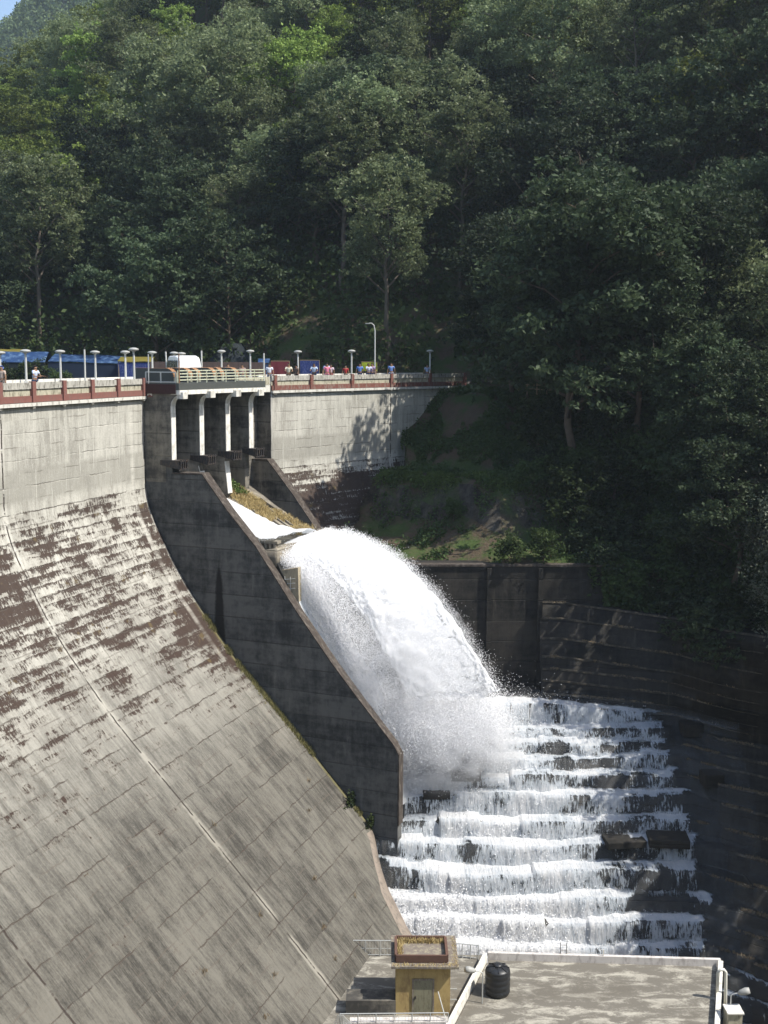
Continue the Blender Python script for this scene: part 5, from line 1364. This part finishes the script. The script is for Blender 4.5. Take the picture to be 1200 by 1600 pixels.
# trees one can single out
put('big', -23.5, 160, .3, 1.02, 'broad domed tree with grey green crown, largest crown on the left half of the hillside', dz=-2)
put('big', 20.5, 146, 2.2, .85, 'wide grey green tree with pale bare limbs in the upper middle right of the hillside', dz=-1)
put('g3', -4.5, 131, .7, 1.1, 'tall tree with long pale leaning trunk rising above the blue cloth stalls')
put('g3', -1.0, 136, 2.7, .95, 'slim trunk tree just right of the long pale leaning trunk')
put('g3', 8.0, 129, 4.1, 1.0, 'tree with a thin reddish bare trunk above the far end of the crest')
put('y2', -39.5, 150, 1.3, 1.0, 'yellow green feathery tree near the left photo edge above the blue tarpaulins')
put('w1', 27.6, 80.5, .4, 1.15, 'pale wispy tree leaning in from the right photo edge beside the path', dz=-1)
put('w1', 27.6, 76.5, 2.0, .85, 'lower pale wispy tree at the right photo edge above the dark terraces', dz=-1.5)
put('g2', 30.5, 92.5, 1.1, .95, 'silver leaved tree standing right above the stone steps of the path', dz=-1)
put('d2', 13.5, 114.5, 2.1, .95, 'dark tree directly behind the low wooden fence')
T['tall'] = make_tree('tall_shade_tree', 'tree', 21, 23, 7.6, 26000, .27, 'leafdark', 'bark', 'dome', .22)
put('tall', 16.8, 97.5, .5, 1.0, 'tall dark tree on the path bend, shading the far wing of the dam')
put('tall', 20.4, 93.0, 2.0, .86, 'tall dark tree beside the path, just left of the stone steps')
put('tall', 26.0, 97.5, 3.6, .88, 'tall dark tree beside the path, directly behind the stone steps')
put('tall', 14.6, 93.2, 4.4, 1.12, 'largest dark tree on the bank, standing between the berm and the wooden fence')
put('tall', 25.2, 80.6, .9, .70, 'dark tree on the right bank directly above the curved terraces')
put('tall', 24.8, 86.5, 1.6, .62, 'dark tree growing on the slope right below the stone steps')
put('tall', 28.2, 83.2, 2.6, .66, 'dark tree on the slope near the right photo edge, above the terraces')
put('tall', 31.5, 77.5, 4.6, .70, 'dark tree low on the slope, cut by the right photo edge')
put('tall', 11.8, 106.0, 1.2, .72, 'dark tree between the wooden fence and the end of the crest')
# the forest on the hill, row after row
rf_ = np.random.default_rng(33)
for x, y, lb in ((31.5, 71.5, 'nearest the terraces'), (33.0, 64.5, 'second'), (35.5, 69.0, 'third'), (34.0, 58.0, 'fourth'), (32.5, 77.0, 'highest')):  # unseen trees, added to keep the sun off the dry steps
    put('d3', x, y, x * 1.7, .86, 'unseen dark tree added just beyond the right photo edge, shading the dry steps', 'trees beyond the right photo edge')
placed = [(16.8, 96.2), (20.8, 93.5), (26, 97.5), (12.3, 104), (-23.5, 160), (20.5, 146), (-4.5, 131), (-1, 136), (8, 129), (-39.5, 150), (27.8, 79.5), (30.5, 92.5), (13.5, 114.5)]
cands = []
for gx in np.arange(-135, 125, 7.4):
    for gy in np.arange(56, 262, 7.4):
        cands.append((gx + rf_.uniform(-3, 3), gy + rf_.uniform(-3, 3)))
cands.sort(key=lambda c: c[0] ** 2 + c[1] ** 2)
cx_ = np.array([c[0] for c in cands]); cy_ = np.array([c[1] for c in cands])
cu, _z = path_dist(cx_, cy_); cz = terrain(cx_, cy_)
cnt = {}
for x, y, u, z in zip(cx_, cy_, cu, cz):
    if u < 5 or cnt.get('all', 0) > 268: continue
    ax = x / y
    el = (z + 12) / math.hypot(x, y)
    if ax > .42 or ax < -.40: 
        continue
    if (z - 2) / y > .36: continue
    if any((x - a_) ** 2 + (y - b_) ** 2 < 25 for a_, b_ in placed): continue
    placed.append((x, y)); nz1 = fbm(x / 25, y / 25, 3, 77); rr = rf_.uniform()
    left = ax < -.10
    if left and z > 16: kind = ['y1', 'y2', 'y1', 'y2', 'g2', 'd3'][int(rr * 6)]
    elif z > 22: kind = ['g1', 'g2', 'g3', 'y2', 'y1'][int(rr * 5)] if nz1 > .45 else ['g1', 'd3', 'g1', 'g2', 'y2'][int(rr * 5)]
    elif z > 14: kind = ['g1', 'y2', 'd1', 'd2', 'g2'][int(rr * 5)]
    else: kind = ['d1', 'd2', 'd1', 'd2', 'g3'][int(rr * 5)]  # mostly dark leaved kinds low down, standing in for the shade there
    side_ = 'left part' if ax < -.12 else ('middle' if ax < .08 else 'right part')
    hgt_ = 'lower slope' if z < 8 else ('middle slope' if z < 32 else 'upper slope')
    look = {'d': 'dark green dense tree', 'g': 'grey green silver leaved tree', 'y': 'yellow green feathery tree'}[kind[0]]
    lb = '%s crowded in the forest, %s, %s of the hillside' % (look, hgt_, side_)
    put(kind, x, y, rf_.uniform(0, 6.28), rf_.uniform(.72, 1.18), lb, 'forest: ' + lb); cnt['all'] = cnt.get('all', 0) + 1
# bushes along the toe of the forest and on the bank
BS = [(-43.2, 116, 'dark bush under the yellow sheets at the left photo edge', 1.0), (-33.2, 115.5, 'dark bush before the left end of the long blue shelter', .85), (-40.9, 115.5, 'third dark bush before the blue tarpaulins', 1.0), (-38.5, 117, 'dark bush in front of the blue tarpaulins at the left photo edge', 1.0), (-36.4, 117.5, 'second dark bush before the blue tarpaulins', .8), (5.5, 90.8, 'bush at the left end of the grassy berm', .35), (9.2, 82.6, 'bright bush hanging over the retaining wall, left one', .45), (11.6, 82.9, 'bright bush hanging over the retaining wall, right one', .5)]
for x, y, lb, sc in BS: put('b1', x, y + (3 if x < -30 else 0), x, sc * (.62 if x < -30 else 1), lb)
n = 0
for i in range(900):
    x, y = rf_.uniform(11, 34), rf_.uniform(62, 112); u, _ = path_dist(np.array([x]), np.array([y]))
    z = float(terrain(np.array([x]), np.array([y]))[0])
    if z < -24 or abs(u[0]) < 2.3 or u[0] > 8 or n > 85 or x / y > .36 or x / y < .12: continue
    if any((x - a_) ** 2 + (y - b_) ** 2 < 2.6 for a_, b_ in placed): continue
    if y < 93 and x < 22 and y < 89.5 and z < -12 and x < 14: continue
    placed.append((x, y)); n += 1
    hh = 'above the dark terraces' if z < -9 else ('just below the path' if u[0] < 0 else 'between path and forest')
    lb = '%s bush on the steep right bank %s' % (('green', 'dark green')[n % 2], hh)
    put(('b1', 'b2')[n % 2], x, y, rf_.uniform(0, 6), rf_.uniform(.5, 1.1), lb, 'bushes: ' + lb)

# ------------------------------------------------------------------ undergrowth: leaves and grass over the slopes
def scatter(n, x0, x1, y0, y1, f):
    x, y = rng.uniform(x0, x1, n), rng.uniform(y0, y1, n); u, _ = path_dist(x, y); z = terrain(x, y)
    k = f(x, y, z, u); return x[k], y[k], z[k]
def dens(x, y, z, u, thr, sc_=3.0, seed=5): return fbm(x / sc_, y / sc_, 4, seed) > thr
x, y, z = scatter(420000, -70, 60, 60, 200, lambda x, y, z, u: (u > 3.2) & (u < 70) & (x / y < .4) & (x / y > -.4) & dens(x, y, z, u, .42) & (rng.uniform(size=len(x)) < np.interp(u, [3, 30, 70], [1, .5, .25])))
hgt = np.abs(rng.normal(size=len(x))) * (1.1 + 2.0 * (path_dist(x, y)[0] < 20) * (fbm(x / 4, y / 4, 3, 8) > .45))
V, F = quads(np.stack([x, y, z + hgt], -1), rng.uniform(.25, .5, len(x)), .5); tag(np_mesh('undergrowth', V, F, M['leafscrub']), kind='stuff')
x, y, z = scatter(560000, 11, 36, 70, 110, lambda x, y, z, u: (u < -1.5) & (z > -25) & (dens(x, y, z, u, .36, 2.2)) & (x + (y - 90) * .1 > 13 + 3 * fbm(x, y, 3, 9)) & (x / y < .37))
V, F = quads(np.stack([x, y, z + rng.normal(size=len(x)) * .8 + .4], -1), rng.uniform(.14, .34, len(x)), .5); tag(np_mesh('bank_scrub', V, F, M['leafscrub']), kind='stuff')
x, y, z = scatter(240000, -5, 20, 80, 116, lambda x, y, z, u: (u < -2) & (z > -16.5) & dens(x, y, z, u, .52, 2.0, 15) & (crest_off(x, y) > .1) & ((z > -10.2) | (rng.uniform(size=len(x)) < .35)))
V, F = quads(np.stack([x, y, z + np.abs(rng.normal(size=len(x))) * .22], -1), rng.uniform(.08, .2, len(x)), .5); tag(np_mesh('slope_weeds', V, F, M['leafscrub']), kind='stuff')
M['grass'] = leaf_mat('fresh_grass', (.05, .085, .02), (.13, .19, .05), .5, .2, .3)
xs_ = rng.uniform(-4, 16, 60000); yb_ = 92.0 + np.clip(9 - xs_, 0, 13) * .62; ys_ = yb_ + rng.uniform(-1.6, 4.2, len(xs_)) * rng.uniform(size=len(xs_))
k = (fbm(xs_ / 2, ys_ / 2, 3, 3) > .40) & (crest_off(xs_, ys_) > .15); xs_, ys_ = xs_[k], ys_[k]; zs_ = terrain(xs_, ys_)
V, F = quads(np.stack([xs_, ys_, zs_ + rng.uniform(0, .25, len(xs_))], -1), rng.uniform(.06, .16, len(xs_)), .3); tag(np_mesh('berm_grass', V, F, M['grass']), kind='stuff')
# leaf litter and dry grass along the lips of the terraces
cc = []
for k in range(0, 20):
    X_ = rng.uniform(12, 24, 260) if k < 9 else rng.uniform(20.8, 26, 160)
    m_ = fbm(X_ / 1.7, X_ * 0 + k * 1.3, 4, 19) > .50; X_ = X_[m_]
    cc.append(np.stack([X_, lip_y(k, X_) + np.abs(rng.normal(size=len(X_))) * .12 + .03, lip_z(k, X_) + .01], -1))
V, F = tuft(np.concatenate(cc), 9000, .13, .08, .03); tag(np_mesh('terrace_litter', V, F, M['litter']), kind='stuff')
# dry grass on the dry part of the chute
O = rng.uniform(1.9, 8.2, 5200); s = 26.0 + 1.0 * rng.uniform(size=len(O)) * 1.6 + .35 * (O - 2) * rng.uniform(size=len(O)); k = fbm(O * 1.1, s * 1.1, 4, 51) > np.interp(O, [2, 6, 8.2], [.40, .50, .62]); O, s = O[k], s[k]
c = Wn(s, O, chute_floor(O, s) + .25 * sstep(s, 25, 27.5))
V, F = tuft(c, 13000, .36, .08, .025); tag(np_mesh('chute_dry_grass', V, F, M['dry']), kind='stuff')
O = rng.uniform(1.6, 3.2, 300); c = Wn(27.0 + 0 * O + rng.uniform(-.6, .6, 300), O, chute_floor(O, O) + .5 + rng.uniform(0, .3, 300))
V, F = quads(c, .14, .4); tag(np_mesh('chute_weed', V, F, M['grass']), kind='stuff')
# weeds in the corner of dam face and training wall, and tufts on the face
z_ = rng.uniform(-29.8, -17.5, 4200); s_ = 19.18 - np.abs(rng.normal(size=len(z_))) * .22; k = fbm(z_ / 1.5, s_ * 0, 3, 4) > .42
c = Wn(s_[k], prof(z_[k]) + .05, z_[k]); V, F = tuft(c, 5000, .22, .05, .018)
V2, F2 = quads(np.concatenate([Wn(18.8 + rng.normal(size=260) * .4, prof(-28.8) + .2 + rng.uniform(0, .3, 260), -28.9 + rng.normal(size=260) * .35), Wn(19.2 + rng.normal(size=200) * .35, prof(-30.2) + .2 + rng.uniform(0, .3, 200), -30.1 + rng.normal(size=200) * .25)]), .14, .4)
M['olive'] = simple('olive_weeds', (.17, .155, .06), .9, .4, 5.0)
tag(np_mesh('corner_weeds', V, F, M['olive']), kind='stuff')
tag(np_mesh('corner_brush', V2, F2, M['leafscrub']), kind='stuff')
TU = [(6.0, -33.0), (9.3, -30.2), (3.2, -29.6), (1.0, -31.5), (-1.5, -32.2), (13.5, -28.0), (16.0, -27.0), (11.5, -32.0), (5.0, -25.8), (-3.0, -29.5), (7.0, -31.8)]
cc = np.concatenate([Wn(np.array(a_) + rng.normal(size=14) * .10, prof(b_) + .03 + 0 * np.ones(14), np.full(14, b_) + rng.normal(size=14) * .06) for a_, b_ in TU])
V, F = tuft(cc, 420, .17, .06, .015); tag(np_mesh('face_tufts', V, F, M['litter']), kind='stuff')

# ------------------------------------------------------------------ far wooded ridge
fx = np.arange(-420, -60, 6.0); fy = np.arange(470, 760, 6.0); FX, FY = np.meshgrid(fx, fy, indexing='ij')
def ridge(X, Y):
    top = np.interp(X, [-420, -260, -229, -215, -200, -150, -60], [130, 152, 163, 176, 192, 240, 300]) 
    d = (Y - 690) / 230.0
    return top * np.clip(1 - np.abs(d) ** 1.3 * 1.15, -.3, 1) + 14 * (fbm(X / 40, Y / 40, 4, 91) - .5)
FZ = ridge(FX, FY)
hb = np_mesh('far_hill', np.stack([FX, FY, FZ], -1).reshape(-1, 3), grid_faces(len(fx), len(fy))[:, ::-1], M['ground'], None, True); tag(hb, kind='structure')
M['leaffar'] = leaf_mat('far_forest_foliage', (.045, .075, .030), (.15, .19, .08), .6, .2, .3)
nc = 3600; cx2 = rng.uniform(-330, -90, nc); cy2 = rng.uniform(480, 705, nc); cz2 = ridge(cx2, cy2)
rr = rng.uniform(2.6, 5.0, nc); idx = rng.integers(0, nc, 230000)
g_ = rng.normal(size=(len(idx), 3)); g_ /= np.linalg.norm(g_, axis=1, keepdims=True)
c = np.stack([cx2, cy2, cz2 + rr * 1.2], -1)[idx] + g_ * rr[idx][:, None] * np.array([1, 1, 1.25]) * rng.uniform(.7, 1.05, (len(idx), 1))
V, F = quads(c, rng.uniform(.7, 1.5, len(idx)), .5); tag(np_mesh('far_forest', V, F, M['leaffar']), kind='stuff')

# ------------------------------------------------------------------ haze over the valley
HAZE = True
if HAZE:
    zlo = min(float(TZ.min()), -50.0) - 1.5; ztop = 345.0
    mb = MB(); mb.box((0, 350, .5 * (zlo + ztop)), (1804, 1304, ztop - zlo))
    g = Mat('haze_air'); vol = g.n('VolumePrincipled', {'Color': (.74, .86, 1, 1), 'Density': .0002, 'Anisotropy': .3}).outputs[0]
    g.t.links.new(vol, g.out.inputs['Volume'])
    tag(mb.build('haze', g.m), kind='stuff')
